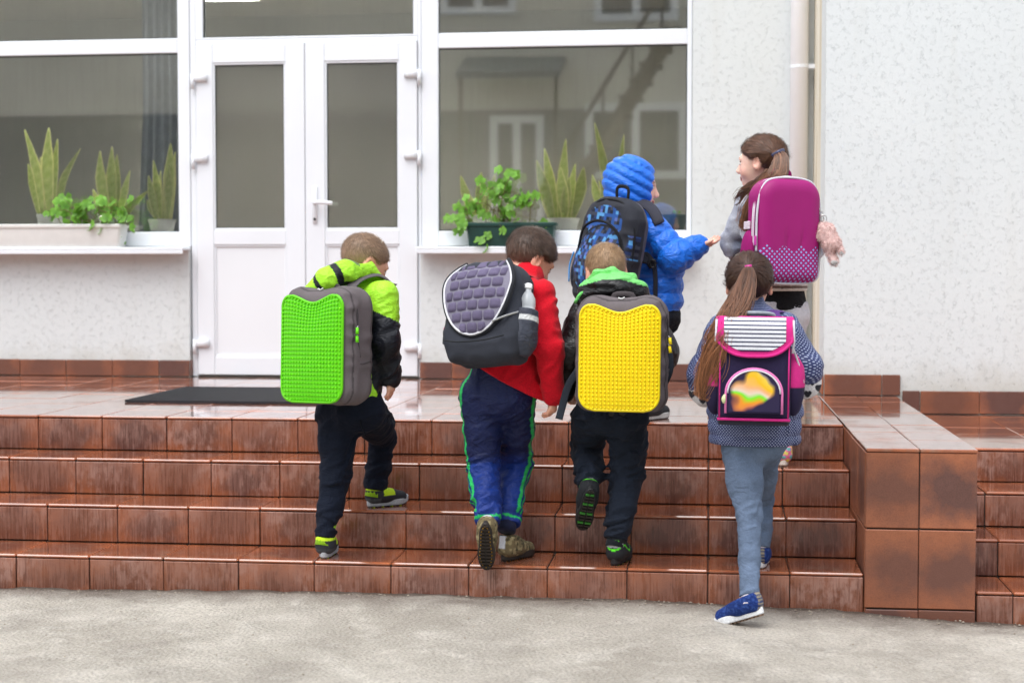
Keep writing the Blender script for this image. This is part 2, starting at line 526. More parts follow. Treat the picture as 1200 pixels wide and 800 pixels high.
c = k.mix(k.math('MULTIPLY', scr, .13), c, srgb(150, 158, 158))
k.p(Base__Color=c, Roughness=.85, Normal=k.bump(k.math('SUBTRACT', k.math('MULTIPLY', grit, .35), scr), .5, .007), Specular__IOR__Level=.25)
M_stucco = k.m

k = NT('smooth_cream_render'); pos = k.pos()
c = k.mix(k.ramp(k.noise(k.map(pos, (14, 14, .8)), 1, 5, .65), [(.42, 0), (.68, 1)]), srgb(228, 222, 206), srgb(186, 168, 132))
k.p(Base__Color=c, Roughness=.8, Normal=k.bump(k.noise(pos, 90, 3), .25, .004)); M_cream = k.m
M_pvc = plain('white_pvc', srgb(229, 232, 236), .28, .02, 60, var=.02, vscale=3, spec=.5)
M_seal = plain('rubber_seal', srgb(38, 44, 44), .6)
M_panel = plain('white_door_panel', srgb(229, 231, 234), .35, var=.015, vscale=2)

def glass(name, refl, tint, grain=0.0):
    k = NT(name)
    tr = k.n('BsdfTransparent', Color=tint); gl = k.n('BsdfGlossy', Roughness=.025 + grain * .2)
    gl.inputs['Color'].default_value = (.93, .95, .93, 1)
    pos = k.pos()
    rain = k.noise(k.map(pos, (60, 60, 2.2) if grain < .15 else (300, 300, 260)), 1.0, 3, .6)
    dirt = k.n('BsdfDiffuse'); dirt.inputs['Color'].default_value = (*srgb(168, 166, 160), 1)
    fr = k.n('Fresnel', IOR=1.5)
    fac = k.math('ADD', k.math('MULTIPLY', fr, 1.0), refl)
    mx = k.n('MixShader'); k.set(mx.inputs[0], fac); k.set(mx.inputs[1], tr.outputs[0]); k.set(mx.inputs[2], gl.outputs[0])
    mz = k.n('MixShader'); k.set(mz.inputs[0], k.math('MULTIPLY', k.ramp(rain, [(.45, .25), (.75, 1)]), (.07 if grain == 0 else .02) * .5 + grain)); k.set(mz.inputs[1], mx.outputs[0]); k.set(mz.inputs[2], dirt.outputs[0])
    k.t.links.new(mz.outputs[0], k.out.inputs['Surface']); return k.m
M_glass = glass('window_glass', .135, (.97, .975, .96))
M_dglass = glass('tinted_door_glass', .08, (.74, .74, .73), .21)

k = NT('old_concrete'); pos = k.pos(); y = k.sep(pos)[1]
big = k.noise(pos, 1.3, 6, .68, .05); mid = k.noise(pos, 9, 5, .65); fine = k.noise(pos, 85, 5, .75); peb = k.voro(pos, 75).outputs['Distance']
c = k.mix(k.ramp(big, [(.38, 0), (.64, 1)]), srgb(158, 151, 140), srgb(188, 181, 170))
c = k.mix(k.math('MULTIPLY', k.ramp(mid, [(.5, 0), (.72, 1)]), .6), c, srgb(204, 198, 188))
c = k.mix(k.math('MULTIPLY', k.ramp(k.noise(pos, 2.0, 6, .72, .1), [(.50, 0), (.66, 1)]), .35), c, srgb(122, 115, 107))
damp = k.ramp(k.math('ADD', k.math('ADD', y, .35), k.math('MULTIPLY', k.noise(pos, 5, 5, .7, .6), .55)), [(.36, 0), (.62, 1)])     # rain-soaked strip at the foot of the steps
c = k.mix(k.math('MULTIPLY', damp, .85), c, srgb(108, 100, 92))
c = k.mix(.75, c, k.mix(1, c, k.ramp(fine, [(.28, .45), (.5, 1.0), (.72, 1.38)]), 'MULTIPLY'))
c = k.mix(k.ramp(peb, [(.14, .8), (.26, 0)]), c, k.mix(k.noise(pos, 31, 1), srgb(96, 88, 78), srgb(220, 214, 202)))
warp = k.n('VectorMath', _operation='ADD'); k.set(warp.inputs[0], pos); nz_ = k.n('TexNoise'); k.set(nz_.inputs['Vector'], pos); nz_.inputs['Scale'].default_value = 4; nz_.inputs['Detail'].default_value = 5; k.set(warp.inputs[1], k.mix(1, nz_.outputs['Color'], (.35, .35, 0), 'MULTIPLY'))
crk = k.math('MULTIPLY', k.ramp(k.voro(warp.outputs[0], .9, 'DISTANCE_TO_EDGE').outputs['Distance'], [(.0, 1), (.009, 0)]), k.ramp(k.noise(pos, 1.1, 2), [(.46, 0), (.56, 1)]))
c = k.mix(k.math('MULTIPLY', crk, .16), c, srgb(84, 76, 68))
joint = k.ramp(k.math('ADD', k.math('ADD', y, .5), k.math('MULTIPLY', k.noise(pos, 16, 4, .7), .09)), [(.49, 0), (.53, 1)])     # dirt in the joint below the first riser
c = k.mix(k.math('MULTIPLY', joint, .8), c, srgb(70, 60, 52))
hgt = k.math('ADD', k.math('MULTIPLY', mid, .7), k.math('ADD', k.math('MULTIPLY', fine, .5), k.math('MULTIPLY', peb, -.5)))
k.p(Base__Color=c, Roughness=k.math('ADD', .62, k.math('MULTIPLY', damp, -.22)), Normal=k.bump(k.math('SUBTRACT', hgt, k.math('MULTIPLY', crk, .15)), .9, .014), Specular__IOR__Level=.35)
M_concrete = k.m

# ------------------------------------------------------------------ ground: one uneven sheet
def ground_z(x, y):
    t = np.clip((x + .2) / 1.4, 0, 1); t = t * t * (3 - 2 * t)
    l = np.clip((-x - 1.2) / 1.6, 0, 1)
    return .036 - .05 * t - .018 * l
xs = np.concatenate([np.linspace(-90, -5, 12), np.linspace(-4.4, 3.4, 200), np.linspace(4, 90, 12)])
ys = np.concatenate([np.linspace(-90, -8, 12), np.linspace(-6.5, -1.6, 30), np.linspace(-1.5, .05, 90), [.3, .6, 2, 6, 20, 60]])
X, Y = np.meshgrid(xs, ys, indexing='ij')
q = np.stack([X.ravel(), Y.ravel(), 0 * X.ravel()], 1)
bead = np.exp(-((Y + .0) / .025) ** 2).ravel() * (.003 * np.maximum(vnoise(q * 9), -.3) + .003 * vnoise(q * 30))
Z = ground_z(X, Y).ravel() + .003 * vnoise(q * 1.7) + .003 * vnoise(q * 7) + .0018 * vnoise(q * 21) + bead
Z = np.where(Y.ravel() > .04, -.3, Z)
G = np.stack([X, Y, Z.reshape(X.shape)], -1)
m = MB().grid(G); g = m.build('ground', M_concrete, None, True, origin=np.zeros(3)); g['kind'] = 'structure'
for f in g.data.polygons: pass

# ------------------------------------------------------------------ steps
def tilebox(name, sx, sy, sz, mat, bev=.0028):
    if 'tread' in name or (name == 'landing_tile' and sy > .3005): bev = .0046
    return MB().box((0, 0, 0), (sx, sy, sz), None, 0, bev).data(name, mat)
_tiles = {}
def tile(name, parent, x0, x1, y0, y1, z0, z1, mat, base):
    gap = .0017
    sx, sy, sz = round(x1 - x0, 4), round(y1 - y0, 4), round(z1 - z0, 4)
    key = (name, sx, sy, sz, mat.name)
    if key not in _tiles:
        d = [sx, sy, sz]
        thin = int(np.argmin(d)); d = [v - (0 if i == thin else 2 * gap) for i, v in enumerate(d)]
        _tiles[key] = tilebox(name, *d, mat)
    return put(name, _tiles[key], parent, np.array([(x0 + x1) / 2, (y0 + y1) / 2, (z0 + z1) / 2]) - base + rng.normal(0, .0006, 3))
T = .012
PX0, PX1 = .570, .968                         # pier
WY = 2.5                                      # the wall that stands forward on the right
FY = 3.5                                      # facade
base = np.array([-1.9, 1.5, 0]); st = empty('staircase', base, 'wide brown tiled staircase and wet landing in front of the white double doors', 'staircase')
xe = [(.3 * i, .3 * (i + 1)) for i in range(-22, 1)] + [(.3, PX0 - .002)]
mb = MB()
for i in range(4):
    y1 = FY if i == 3 else .3 * (i + 1) + T - .002
    mb.bx(-6.75, PX0 - .004, .3 * i + T - .002, y1, -.25, (i + 1) * H - T + .002)
mb.build('stair_core', M_grout, st)
for i in range(4):
    for x0, x1 in xe:
        tile('riser_tile', st, x0, x1, .3 * i, .3 * i + T, (-.06 if i == 0 else i * H + .001), (i + 1) * H - T - .001, M_riser, base)
        if i < 3: tile('tread_tile', st, x0, x1, .3 * i - .003, .3 * (i + 1) - .001, (i + 1) * H - T, (i + 1) * H, M_tread, base)
for j in range(9):
    y0 = .895 if j == 0 else .9 + .3 * j; y1 = min(.9 + .3 * (j + 1), FY - .002)
    for x0, x1 in xe:
        tile('landing_tile', st, x0, x1, y0, y1, LZ - T, LZ, M_tread, base)
# pier between the two flights
base = np.array([.77, 1.2, 0]); pr = empty('stair_pier', base, 'square brown tiled pier ending the wide staircase, flush with the landing', 'pier')
PY = -.012
MB().bx(PX0 + T - .002, PX1 - T + .002, PY + T - .002, WY, -.25, LZ - T + .002).build('pier_core', M_grout, pr)
xm = (PX0 + PX1) / 2 - .006
for z0, z1 in ((-.06, .028), (.03, .322), (.324, LZ - T - .001)):
    for x0, x1 in ((PX0, xm), (xm, PX1)):
        tile('pier_tile', pr, x0, x1, PY, PY + T, z0, z1, M_pier, base)
for j in range(9):
    y0 = PY - .004 if j == 0 else .3 * j; y1 = min(.3 * (j + 1), WY - .002)
    for x0, x1 in ((PX0, xm), (xm, PX1 + .002)):
        tile('pier_top_tile', pr, x0, x1, y0, y1, LZ - T, LZ + .0008, M_tread, base)
    for z0, z1 in ((-.06, .322), (.324, LZ - T - .001)):
        for x0, x1 in ((PX0, PX0 + T), (PX1 - T, PX1)):
            if y1 - y0 > .1: tile('pier_side_tile', pr, x0, x1, max(y0, PY + T + .001), y1, z0, z1, M_pier, base)
# lower flight on the right
RZ = [.098, .242, .382, .524]
base = np.array([2.2, 1.2, 0]); s2 = empty('staircase', base, 'lower brown tiled staircase against the blank white wall, beyond the pier', 'staircase')
xe2 = [(PX1 + .002, 1.10)] + [(1.10 + .3 * i, 1.10 + .3 * (i + 1)) for i in range(7)]
mb = MB()
for i in range(4):
    y1 = WY if i == 3 else .3 * (i + 1) + T - .002
    mb.bx(PX1 + .004, 3.2, .3 * i + T - .002, y1, -.25, RZ[i] - T + .002)
mb.build('stair_core', M_grout, s2)
for i in range(4):
    for x0, x1 in xe2:
        tile('riser_tile', s2, x0, x1, .3 * i, .3 * i + T, (-.06 if i == 0 else RZ[i - 1] + .001), RZ[i] - T - .001, M_riser, base)
        if i < 3: tile('tread_tile', s2, x0, x1, .3 * i - .003, .3 * (i + 1) - .001, RZ[i] - T, RZ[i], M_tread, base)
for j in range(6):
    y0 = .895 if j == 0 else .9 + .3 * j; y1 = min(.9 + .3 * (j + 1), WY - .002)
    for x0, x1 in xe2:
        if y1 - y0 > .05: tile('landing_tile', s2, x0, x1, y0, y1, RZ[3] - T, RZ[3], M_tread, base)

# ------------------------------------------------------------------ school building
def fx(px, py=200, y=FY): return P(px, py, y)[0]
base = np.array([-1.3, 4.5, 0.0]); bd = empty('school_building', base, 'white rendered school building with glazed entrance front and double doors', 'building')
XL, XA, XB = -9.0, fx(222, 350), fx(493, 350)      # door bay between XA and XB
XR = fx(811, 200)                                   # right edge of the right window
ZS = 1.415                                          # sill line
ZP, ZB0, ZB1, ZT = 1.508, 2.60, 2.690, 3.32         # pane bottom, transom bar, head
WF = FY + .025                                      # window frame front plane
XC = P(965, 440, WY)[0]                             # corner of the forward wall
ZTOP = 7.0
MB().bx(XL, XA, FY, FY + .3, 0, ZS).build('wall', M_stucco, bd)
MB().bx(XB, XR, FY, FY + .3, 0, ZS).build('wall', M_stucco, bd)
MB().bx(XR, XC + .05, FY, FY + .3, 0, ZTOP).build('wall', M_stucco, bd)
MB().bx(XL, XR, FY, FY + .3, ZT + .06, ZTOP).build('wall', M_stucco, bd)
MB().bx(XC, 9, WY, WY + .35, 0, ZTOP).build('wall', M_stucco, bd)
MB().bx(XC + .002, XC + .3, WY + .012, FY - .002, 0, ZTOP).build('wall_return', M_cream, bd)
MB().bx(XL, 9, FY + .3, 9.0, ZTOP, ZTOP + .2).build('roof', M_grout, bd)
# skirting
def skirt(x0, x1, y, z0, z1, off, step=.3):
    x = x0
    edges = [x0] + [e for e in np.arange(math.ceil((x0 - off) / step) * step + off, x1, step) if e > x0 + .02] + [x1]
    for a, b in zip(edges[:-1], edges[1:]):
        tile('skirting_tile', bd, a, b, y - .012, y - .001, z0, z1, M_pier, base)
sk_off = P(78, 430, FY)[0]
skirt(-6.7, XA, FY, LZ + .002, LZ + .103, sk_off)
skirt(XB, XC - .002, FY, LZ + .002, LZ + .103, P(530, 430, FY)[0])
skirt(XC + .002, P(1055, 450, WY)[0], WY, LZ + .002, LZ + .112, P(1033, 450, WY)[0])
skirt(P(1057, 450, WY)[0], 3.2, WY, RZ[3] + .002, RZ[3] + .122, P(1078, 450, WY)[0])
tile('skirting_tile', bd, XC - .012, XC - .001, WY - .01, FY - .02, LZ + .002, LZ + .108, M_riser, base)
tile('skirting_tile', bd, XA - .002, XA + .008, FY + .0, FY + .05, LZ + .002, LZ + .103, M_riser, base)
tile('skirting_tile', bd, XB - .008, XB + .002, FY + .0, FY + .05, LZ + .002, LZ + .103, M_riser, base)
# windows: frame members are separate boxes butted together, panes behind them
def window(xa, xb, lx, rx, name='window'):
    fr = MB()
    fr.bx(xa, lx, WF, WF + .07, ZS, ZT, bev=.004); fr.bx(rx, xb, WF, WF + .07, ZS, ZT, bev=.004)
    fr.bx(lx, rx, WF + .001, WF + .069, ZS + .002, ZP, bev=.004); fr.bx(lx, rx, WF + .001, WF + .069, ZB0, ZB1, bev=.004)
    fr.bx(lx, rx, WF + .001, WF + .069, ZT - .07, ZT, bev=.004)
    w = fr.build('window', M_pvc, bd)
    for z0, z1 in ((ZP, ZB0), (ZB1, ZT - .07)):
        sl = MB(); t = .006
        sl.bx(lx, rx, WF + .018, WF + .024, z0, z0 + t); sl.bx(lx, rx, WF + .018, WF + .024, z1 - t, z1)
        sl.bx(lx, lx + t, WF + .018, WF + .024, z0 + t, z1 - t); sl.bx(rx - t, rx, WF + .018, WF + .024, z0 + t, z1 - t)
        sl.build('pane_seal', M_seal, w)
        MB().bx(lx, rx, WF + .028, WF + .032, z0, z1).build('glass_pane', M_glass, w)
    sill = MB(); sill.bx(xa - .01, xb + (.02 if xb > -1 else 0), FY - .13, WF + .004, ZS - .022, ZS - .004, bev=.005)
    sill.bx(xa - .01, xb + (.02 if xb > -1 else 0), FY - .13, FY - .122, ZS - .045, ZS - .02, bev=.003)
    sill.build('window_sill', M_pvc, w)
    return w
lpx = fx(207, 150)
window(-8.0, XA + .004, -7.9, lpx)
rw0, rw1 = fx(513, 150), fx(805, 150)
window(XB + .004, XR - .002, rw0, rw1)
# door bay
DY = FY + .03
dl, dr, dm = fx(229, 250), fx(489, 250), fx(357, 250)
fr = MB()
ft0, ft1 = ZB1 - .035, ZB1                     # head rail of the door frame
fr.bx(XA + .006, dl, DY, DY + .07, LZ, ZT, bev=.004); fr.bx(dr, XB + .002, DY, DY + .07, LZ, ZT, bev=.004)
fr.bx(dl, dr, DY + .001, DY + .069, ZB1 - .045, ZB1 - .012, bev=.004)
tl, tr = fx(235.5, 30), fx(483, 30)
fr.bx(dl, tl, DY + .001, DY + .069, ZB1 - .012, ZT, bev=.002); fr.bx(tr, dr, DY + .001, DY + .069, ZB1 - .012, ZT, bev=.002)
fr.bx(tl, tr, DY + .001, DY + .069, ZT - .06, ZT, bev=.003); fr.bx(tl, tr, DY + .0005, DY + .0685, ZB1 - .012, ZB1 - .0, bev=.003)
dfm = fr.build('door_frame', M_pvc, bd)
MB().bx(tl, tr, DY + .028, DY + .032, ZB1, ZT - .06).build('glass_pane', M_glass, dfm)
sl = MB(); sl.bx(tl, tr, DY + .018, DY + .024, ZB1, ZB1 + .006); sl.bx(tl, tl + .006, DY + .018, DY + .024, ZB1 + .006, ZT - .06); sl.bx(tr - .006, tr, DY + .018, DY + .024, ZB1 + .006, ZT - .06)
sl.build('pane_seal', M_seal, dfm)
MB().bx(dl, dr, DY + .0, DY + .09, LZ - .01, LZ + .008).build('threshold', plain('threshold_metal', srgb(120, 116, 110), .4, metal=.6), bd)
def zz(px, py): return P(px, py, DY - .01)[2]
def leaf(x0, x1, px0, px1, side):
    y0, y1 = DY - .014, DY + .05
    a, b = fx(px0, 200), fx(px1, 200)
    z = [LZ + .012, zz(300, 418), zz(300, 287), zz(300, 269.5), zz(300, 73.5), ZB1 - .048]
    m = MB()
    m.bx(x0, a, y0, y1, z[0], z[5], bev=.004); m.bx(b, x1, y0, y1, z[0], z[5], bev=.004)
    for q0, q1 in ((z[0], z[1]), (z[2], z[3]), (z[4], z[5])): m.bx(a, b, y0 + .001, y1 - .001, q0, q1, bev=.004)
    # glazing beads: a second small step round each opening
    for q0, q1 in ((z[1], z[2]), (z[3], z[4])):
        t = .012
        m.bx(a, b, y0 + .006, y0 + .03, q0, q0 + t, bev=.003); m.bx(a, b, y0 + .006, y0 + .03, q1 - t, q1, bev=.003)
        m.bx(a, a + t, y0 + .0062, y0 + .03, q0 + t, q1 - t, bev=.003); m.bx(b - t, b, y0 + .0062, y0 + .03, q0 + t, q1 - t, bev=.003)
    L = m.build('door_leaf', M_pvc, bd)
    MB().bx(a, b, y0 + .014, y0 + .03, z[1], z[2]).build('lower_panel', M_panel, L)
    t = .012
    s = MB(); s.bx(a + t, b - t, y0 + .012, y0 + .016, z[3] + t, z[3] + t + .004); s.bx(a + t, b - t, y0 + .012, y0 + .016, z[4] - t - .006, z[4] - t)
    s.bx(a + t, a + t + .005, y0 + .0122, y0 + .016, z[3] + t, z[4] - t); s.bx(b - t - .005, b - t, y0 + .0122, y0 + .016, z[3] + t, z[4] - t)
    s.build('pane_seal', M_seal, L)
    MB().bx(a, b, y0 + .020, y0 + .024, z[3], z[4]).build('glass_pane', M_dglass, L)
    for py in ((94, 188, 404) if side < 0 else (89, 184, 409)):
        xx = x0 if side < 0 else x1; z_ = zz(230 if side < 0 else 485, py)
        h = MB(); sg = -side
        h.tube([(xx + sg * .075, y0 - .012, z_ + .012), (xx - sg * .006, y0 - .012, z_ + .012)], .019, 12, flat=(.8, 1.3))
        h.tube([(xx - sg * .016, y0 - .012, z_ + .035), (xx - sg * .016, y0 - .012, z_ - .055)], .0125, 12)
        h.build('hinge', M_pvc, L, True)
    return L
leaf(dl + .003, dm - .002, 249, 334, -1)
Lr = leaf(dm + .002, dr - .003, 380, 467, 1)
hx, hz = fx(368.5, 240), zz(370, 238)
h = MB(); h.box((hx, DY - .02, zz(370, 240)), (.03, .012, .225), None, 0, .005)
h.tube([(hx, DY - .02, hz), (hx, DY - .062, hz)], .010, 10)
h.tube(spline([(hx, DY - .06, hz), (hx + .03, DY - .066, hz + .002), (hx + .08, DY - .066, hz), (hx + .118, DY - .062, hz - .004)], 10), .0115, 10, flat=(.8, 1.1))
h.build('door_handle', M_pvc, Lr, True)
MB().tube([(hx, DY - .028, zz(370, 257)), (hx, DY - .0255, zz(370, 257))], .009, 12).build('keyhole', M_seal, Lr)
# interior seen through the glass
M_int = plain('interior_wall_paint', srgb(156, 154, 146), .8, var=.1, vscale=.7)
M_intf = plain('interior_floor', srgb(92, 86, 78), .4, var=.2, vscale=1.5)
M_intc = plain('interior_ceiling', srgb(196, 194, 186), .8, var=.04)
MB().bx(-9, XC + .3, 7.2, 7.4, .4, 3.6).build('interior_wall', M_int, bd)
MB().bx(-9.2, -9.0, FY + .1, 7.4, .4, 3.6).build('interior_wall', M_int, bd)
MB().bx(XC + .31, XC + .5, FY + .1, 7.4, .4, 3.6).build('interior_wall', M_int, bd)
MB().bx(-9, XC + .3, FY + .28, 7.2, .45, LZ).build('interior_floor', M_intf, bd)
MB().bx(-9, XC + .3, FY + .31, 7.2, 3.42, 3.6).build('interior_ceiling', M_intc, bd)
ZIN = P(190, 273, FY + .24)[2]
MB().bx(-8, XA, FY + .1, FY + .42, ZS - .03, ZIN).build('inner_sill', M_pvc, bd)
MB().bx(XB, XR, FY + .1, FY + .42, ZS - .03, ZIN).build('inner_sill', M_pvc, bd)
# curtain edge inside the left window
cpt = []
cy = FY + .5
for i in range(40):
    t = i / 39
    cpt.append((P(168, 150, cy)[0] + t * .36, cy + .03 * math.sin(i * 1.15)))
m = MB(); m.grid(np.array([[(x - .05 * max(0, (2.3 - z)) * (1 if j < 12 else .2), y, z) for j, (x, y) in enumerate(cpt)] for z in np.linspace(1.0, 3.3, 14)]))
m.build('curtain', plain('blue_grey_curtain', srgb(132, 138, 148), .85, .2, 150), bd, True)
# downpipe in the corner
px_ = fx(936.5, 100, FY - .06); m = MB()
m.tube([(px_, FY - .065, LZ + .12), (px_, FY - .065, ZTOP)], .052, 20)
dp = m.build('drainpipe', plain('white_pipe', srgb(246, 247, 248), .3, var=.01), bd, True)
for zc in (P(936, 79, FY - .06)[2], 4.6):
    m = MB(); m.tube([(px_, FY - .065, zc - .008), (px_, FY - .065, zc + .008)], .0545, 20); m.bx(px_ + .05, px_ + .105, FY - .08, FY - .05, zc - .012, zc + .014, bev=.003)
    m.build('pipe_bracket', M_pvc, dp)
m = MB(); m.tube(spline([(px_, FY - .065, LZ + .14), (px_, FY - .075, LZ + .08), (px_, FY - .13, LZ + .05)], 8), .05, 16); m.build('pipe_shoe', M_pvc, dp, True)
# ceiling lamps inside; the pair nearest the windows is added to light the plants
k = NT('tube_and_fill_panel'); k.p(Base__Color=(.9, .9, .85), Emission__Color=(1, .96, .86), Emission__Strength=48.0); M_tube_fill = k.m
for (a, b, yy), where_ in zip(((570, 700, 4.25), (720, 800, 5.2), (20, 150, 4.25), (200, 300, 5.6), (440, 500, 5.6)), ('added close behind the right window to light the plants', 'deeper in the hall behind the right window', 'added close behind the left window to light the plants', 'behind the left door leaf', 'behind the right door leaf')):
    x0, x1 = P(a, 120, yy)[0], P(b, 120, yy)[0]
    L = empty('ceiling_lamp', ((x0 + x1) / 2, yy, 3.3), 'louvred fluorescent ceiling lamp ' + where_, 'lamp', 'hall ceiling lamps')
    m = MB(); m.bx(x0, x1, yy - .15, yy + .15, 3.35, 3.42); m.build('lamp_tray', M_pvc, L)
    m = MB()
    for yy_ in (yy - .07, yy + .07): m.tube([(x0 + .02, yy_, 3.335), (x1 - .02, yy_, 3.335)], .013, 8)
    m.bx(x0 + .01, x1 - .01, yy - .13, yy + .13, 3.345, 3.349)  # glowing panel added above the tubes to brighten the hall
    m.build('tube_and_fill_panel', M_tube_fill, L)
    m = MB()
    for i in range(9): xx = x0 + (x1 - x0) * (i + .5) / 9; m.bx(xx - .004, xx + .004, yy - .14, yy + .14, 3.30, 3.35)
    m.bx(x0, x1, yy - .145, yy - .14, 3.30, 3.35); m.bx(x0, x1, yy + .14, yy + .145, 3.30, 3.35)
    m.build('louvre', M_pvc, L)
# ------------------------------------------------------------------ the building across the yard (it shows in the panes)
OY = -11.5; VY = 2 * FY - OY
M_op = plain('ochre_render', srgb(206, 203, 192), .85, .3, 60, var=.08, vscale=.8)
M_opd = plain('dark_glazing', srgb(60, 64, 68), .2)
M_iron = plain('rusty_iron', srgb(66, 54, 46), .6)
M_can = plain('grey_canopy', srgb(112, 120, 122), .5)
def ox(px, py=150): return P(px, py, VY)[0]
def oz(px, py): return P(px, py, VY)[2]
ob = empty('yard_building', (ox(600), OY - 2, 0), 'ochre building across the yard, mirrored in the window panes', 'building')
MB().bx(-22, 14, OY - 6, OY, 0, 6.6).build('wall', M_op, ob)
MB().bx(-22.05, 14.05, OY - .02, OY + .012, 0, oz(600, 128)).build('painted_shade_band', plain('shade_band_grey', srgb(98, 101, 102), .8, .3, 60), ob)  # grey band put in for the shade low in the mirrored wall
MB().bx(-22.3, 14.3, OY - 6.3, OY + .4, 6.6, 6.75).build('roof', M_can, ob)
c0, c1 = ox(545), ox(662); cz = oz(600, 92)
m = MB(); m.add([(c0, OY, cz + .35), (c1, OY, cz + .35), (c1, OY + 1.0, cz), (c0, OY + 1.0, cz), (c0, OY, cz + .28), (c1, OY, cz + .28), (c1, OY + 1.0, cz - .1), (c0, OY + 1.0, cz - .1)],
    [(0, 1, 2, 3), (7, 6, 5, 4), (3, 2, 6, 7), (0, 3, 7, 4), (2, 1, 5, 6)]); m.build('canopy', M_can, ob)
for xx in (c0 + .06, c1 - .06): MB().tube([(xx, OY + .92, .0), (xx, OY + .92, cz)], .03, 8).build('canopy_post', M_iron, ob)
d0, d1 = ox(578), ox(632)
m = MB(); zt = oz(600, 135)
m.bx(d0, d1, OY + .005, OY + .03, .1, zt); dd = m.build('door', M_opd, ob)
m = MB()
for xx in (d0, (d0 + d1) / 2, d1): m.bx(xx - .06, xx + .06, OY + .03, OY + .06, .1, zt)
for q in (1.0, 2.0, zt - .06): m.bx(d0, d1, OY + .031, OY + .058, q - .06, q + .06)
m.build('frame', M_pvc, dd)
for (a, b, t, bt) in ((690, 800, 125, 205), (520, 600, -40, 12), (700, 790, -60, 20)):
    x0, x1, z0, z1 = ox(a), ox(b), oz((a + b) / 2, bt), oz((a + b) / 2, t)
    w = MB().bx(x0, x1, OY, OY + .03, z0, z1).build('window', M_opd, ob)
    m = MB()
    for xx in (x0, (x0 + x1) / 2, x1): m.bx(xx - .06, xx + .06, OY + .03, OY + .07, z0 - .06, z1 + .06)
    for q in (z0, z1): m.bx(x0, x1, OY + .031, OY + .068, q - .06, q + .06)
    m.build('frame', M_pvc, w)
A, Bp = np.array([ox(650, 290), OY + 1.6, oz(650, 290)]), np.array([ox(790, 60), OY + 1.6, oz(790, 60)])
es = empty('iron_stair', (A[0], OY + 1.6, 0), 'dark iron outside stair leaning on the ochre building, mirrored in the pane', 'stair')
for dy in (0, .7): MB().tube([A + [0, dy, 0] - (Bp - A) * .3, Bp + [0, dy, 0]], .09, 6).build('stringer', M_iron, es)
for dz in (.9,): MB().tube([A + [0, 0, dz] - (Bp - A) * .3, Bp + [0, 0, dz]], .035, 6).build('handrail', M_iron, es)
for i in range(14):
    q = A + (Bp - A) * (i / 13.0); MB().box(q + [0, .35, 0], (.32, .7, .04)).build('tread', M_iron, es)
    if i % 3 == 0: MB().tube([q, q + [0, 0, .9]], .02, 6).build('baluster', M_iron, es)
# ------------------------------------------------------------------ planters and plants
def leaf_mat(name, a, b, trans=.25):
    k = NT(name); c = k.attr()
    n = k.noise(k.coord(), 30, 3)
    rnd = k.n('ObjectInfo').outputs['Random']
    base = k.mix(1, k.mix(n, k.mix(1, c, a, 'MULTIPLY'), k.mix(1, c, b, 'MULTIPLY')), k.math('ADD', .75, k.math('MULTIPLY', rnd, .55)), 'MULTIPLY')
    k.p(Base__Color=base, Roughness=.42, Specular__IOR__Level=.4, Subsurface__Weight=0)
    tr = k.n('BsdfTranslucent'); k.set(tr.inputs['Color'], base)
    mx = k.n('MixShader'); mx.inputs[0].default_value = trans
    k.set(mx.inputs[1], k.b.outputs[0]); k.set(mx.inputs[2], tr.outputs[0]); k.t.links.new(mx.outputs[0], k.out.inputs['Surface'])
    return k.m
M_sans = leaf_mat('snake_plant_leaf', (.85, .9, .85), (1.15, 1.1, 1.1), .2)
M_ivy = leaf_mat('soft_green_leaf', (.8, .85, .8), (1.2, 1.15, 1.2), .35)
M_stem = plain('green_brown_stem', srgb(120, 118, 70), .6)
M_soil = plain('potting_soil', srgb(52, 40, 30), .95, .6, 90)
def snake_leaf(parent, base, tip, w, bend, seed):
    r = np.random.default_rng(seed); n = 16
    base, tip = np.asarray(base, float), np.asarray(tip, float)
    side = unit(np.array([1.0, r.uniform(-.5, .5), 0]))
    d = tip - base; mid = base + d * .5 + np.array([bend, 0, 0])
    pts = spline([base, mid, tip], n); V, C = [], []; twr, bo, wk = r.uniform(-.7, .7), r.uniform(0, 6), r.uniform(.8, 1.2)
    g0, g1, ed = srgb(176, 194, 100), srgb(214, 222, 146), srgb(246, 242, 176)
    for i, p in enumerate(pts):
        t = i / (n - 1)
        ww = wk * w * (.55 + .75 * math.sin(min(t * 1.35, 1) * math.pi * .62)) * (1 if t < .6 else max(.03, (1 - (t - .6) / .4) ** .75))
        tw = side * math.cos(t * twr) + np.array([-side[1], side[0], 0]) * math.sin(t * twr)
        nn = unit(np.cross(tw, d))
        for a in (-1, -.72, 0, .72, 1):
            V.append(p + tw * ww * a * .5 + nn * (.25 * ww * (abs(a) ** 2)))
            band = .5 + .5 * math.sin(t * 40 + bo + 2 * a)
            C.append(ed if abs(a) == 1 else g0 * (1 - band) + g1 * band)
    F = [(i * 5 + j, i * 5 + j + 1, i * 5 + j + 6, i * 5 + j + 5) for i in range(n - 1) for j in range(4)]
    o = obj('leaf', np.array(V), F, M_sans, parent, True, np.array(C))
    md = o.modifiers.new('thickness', 'SOLIDIFY'); md.thickness = .004
    return o
def snake_plant(label, basepx, Y, leaves, seed, zb):
    b = P(basepx, 250, Y); b[2] = zb
    o = empty('snake_plant', b, label, 'plant')
    for i, (bx_, tx, ty, w, bend) in enumerate(leaves):
        p0 = P(bx_, 250, Y + (i % 3 - 1) * .02); p0[2] = zb + .0; p1 = P(tx, ty, Y + (i % 3 - 1) * .045)
        snake_leaf(o, p0, p1, w, bend, seed + i)
    return o
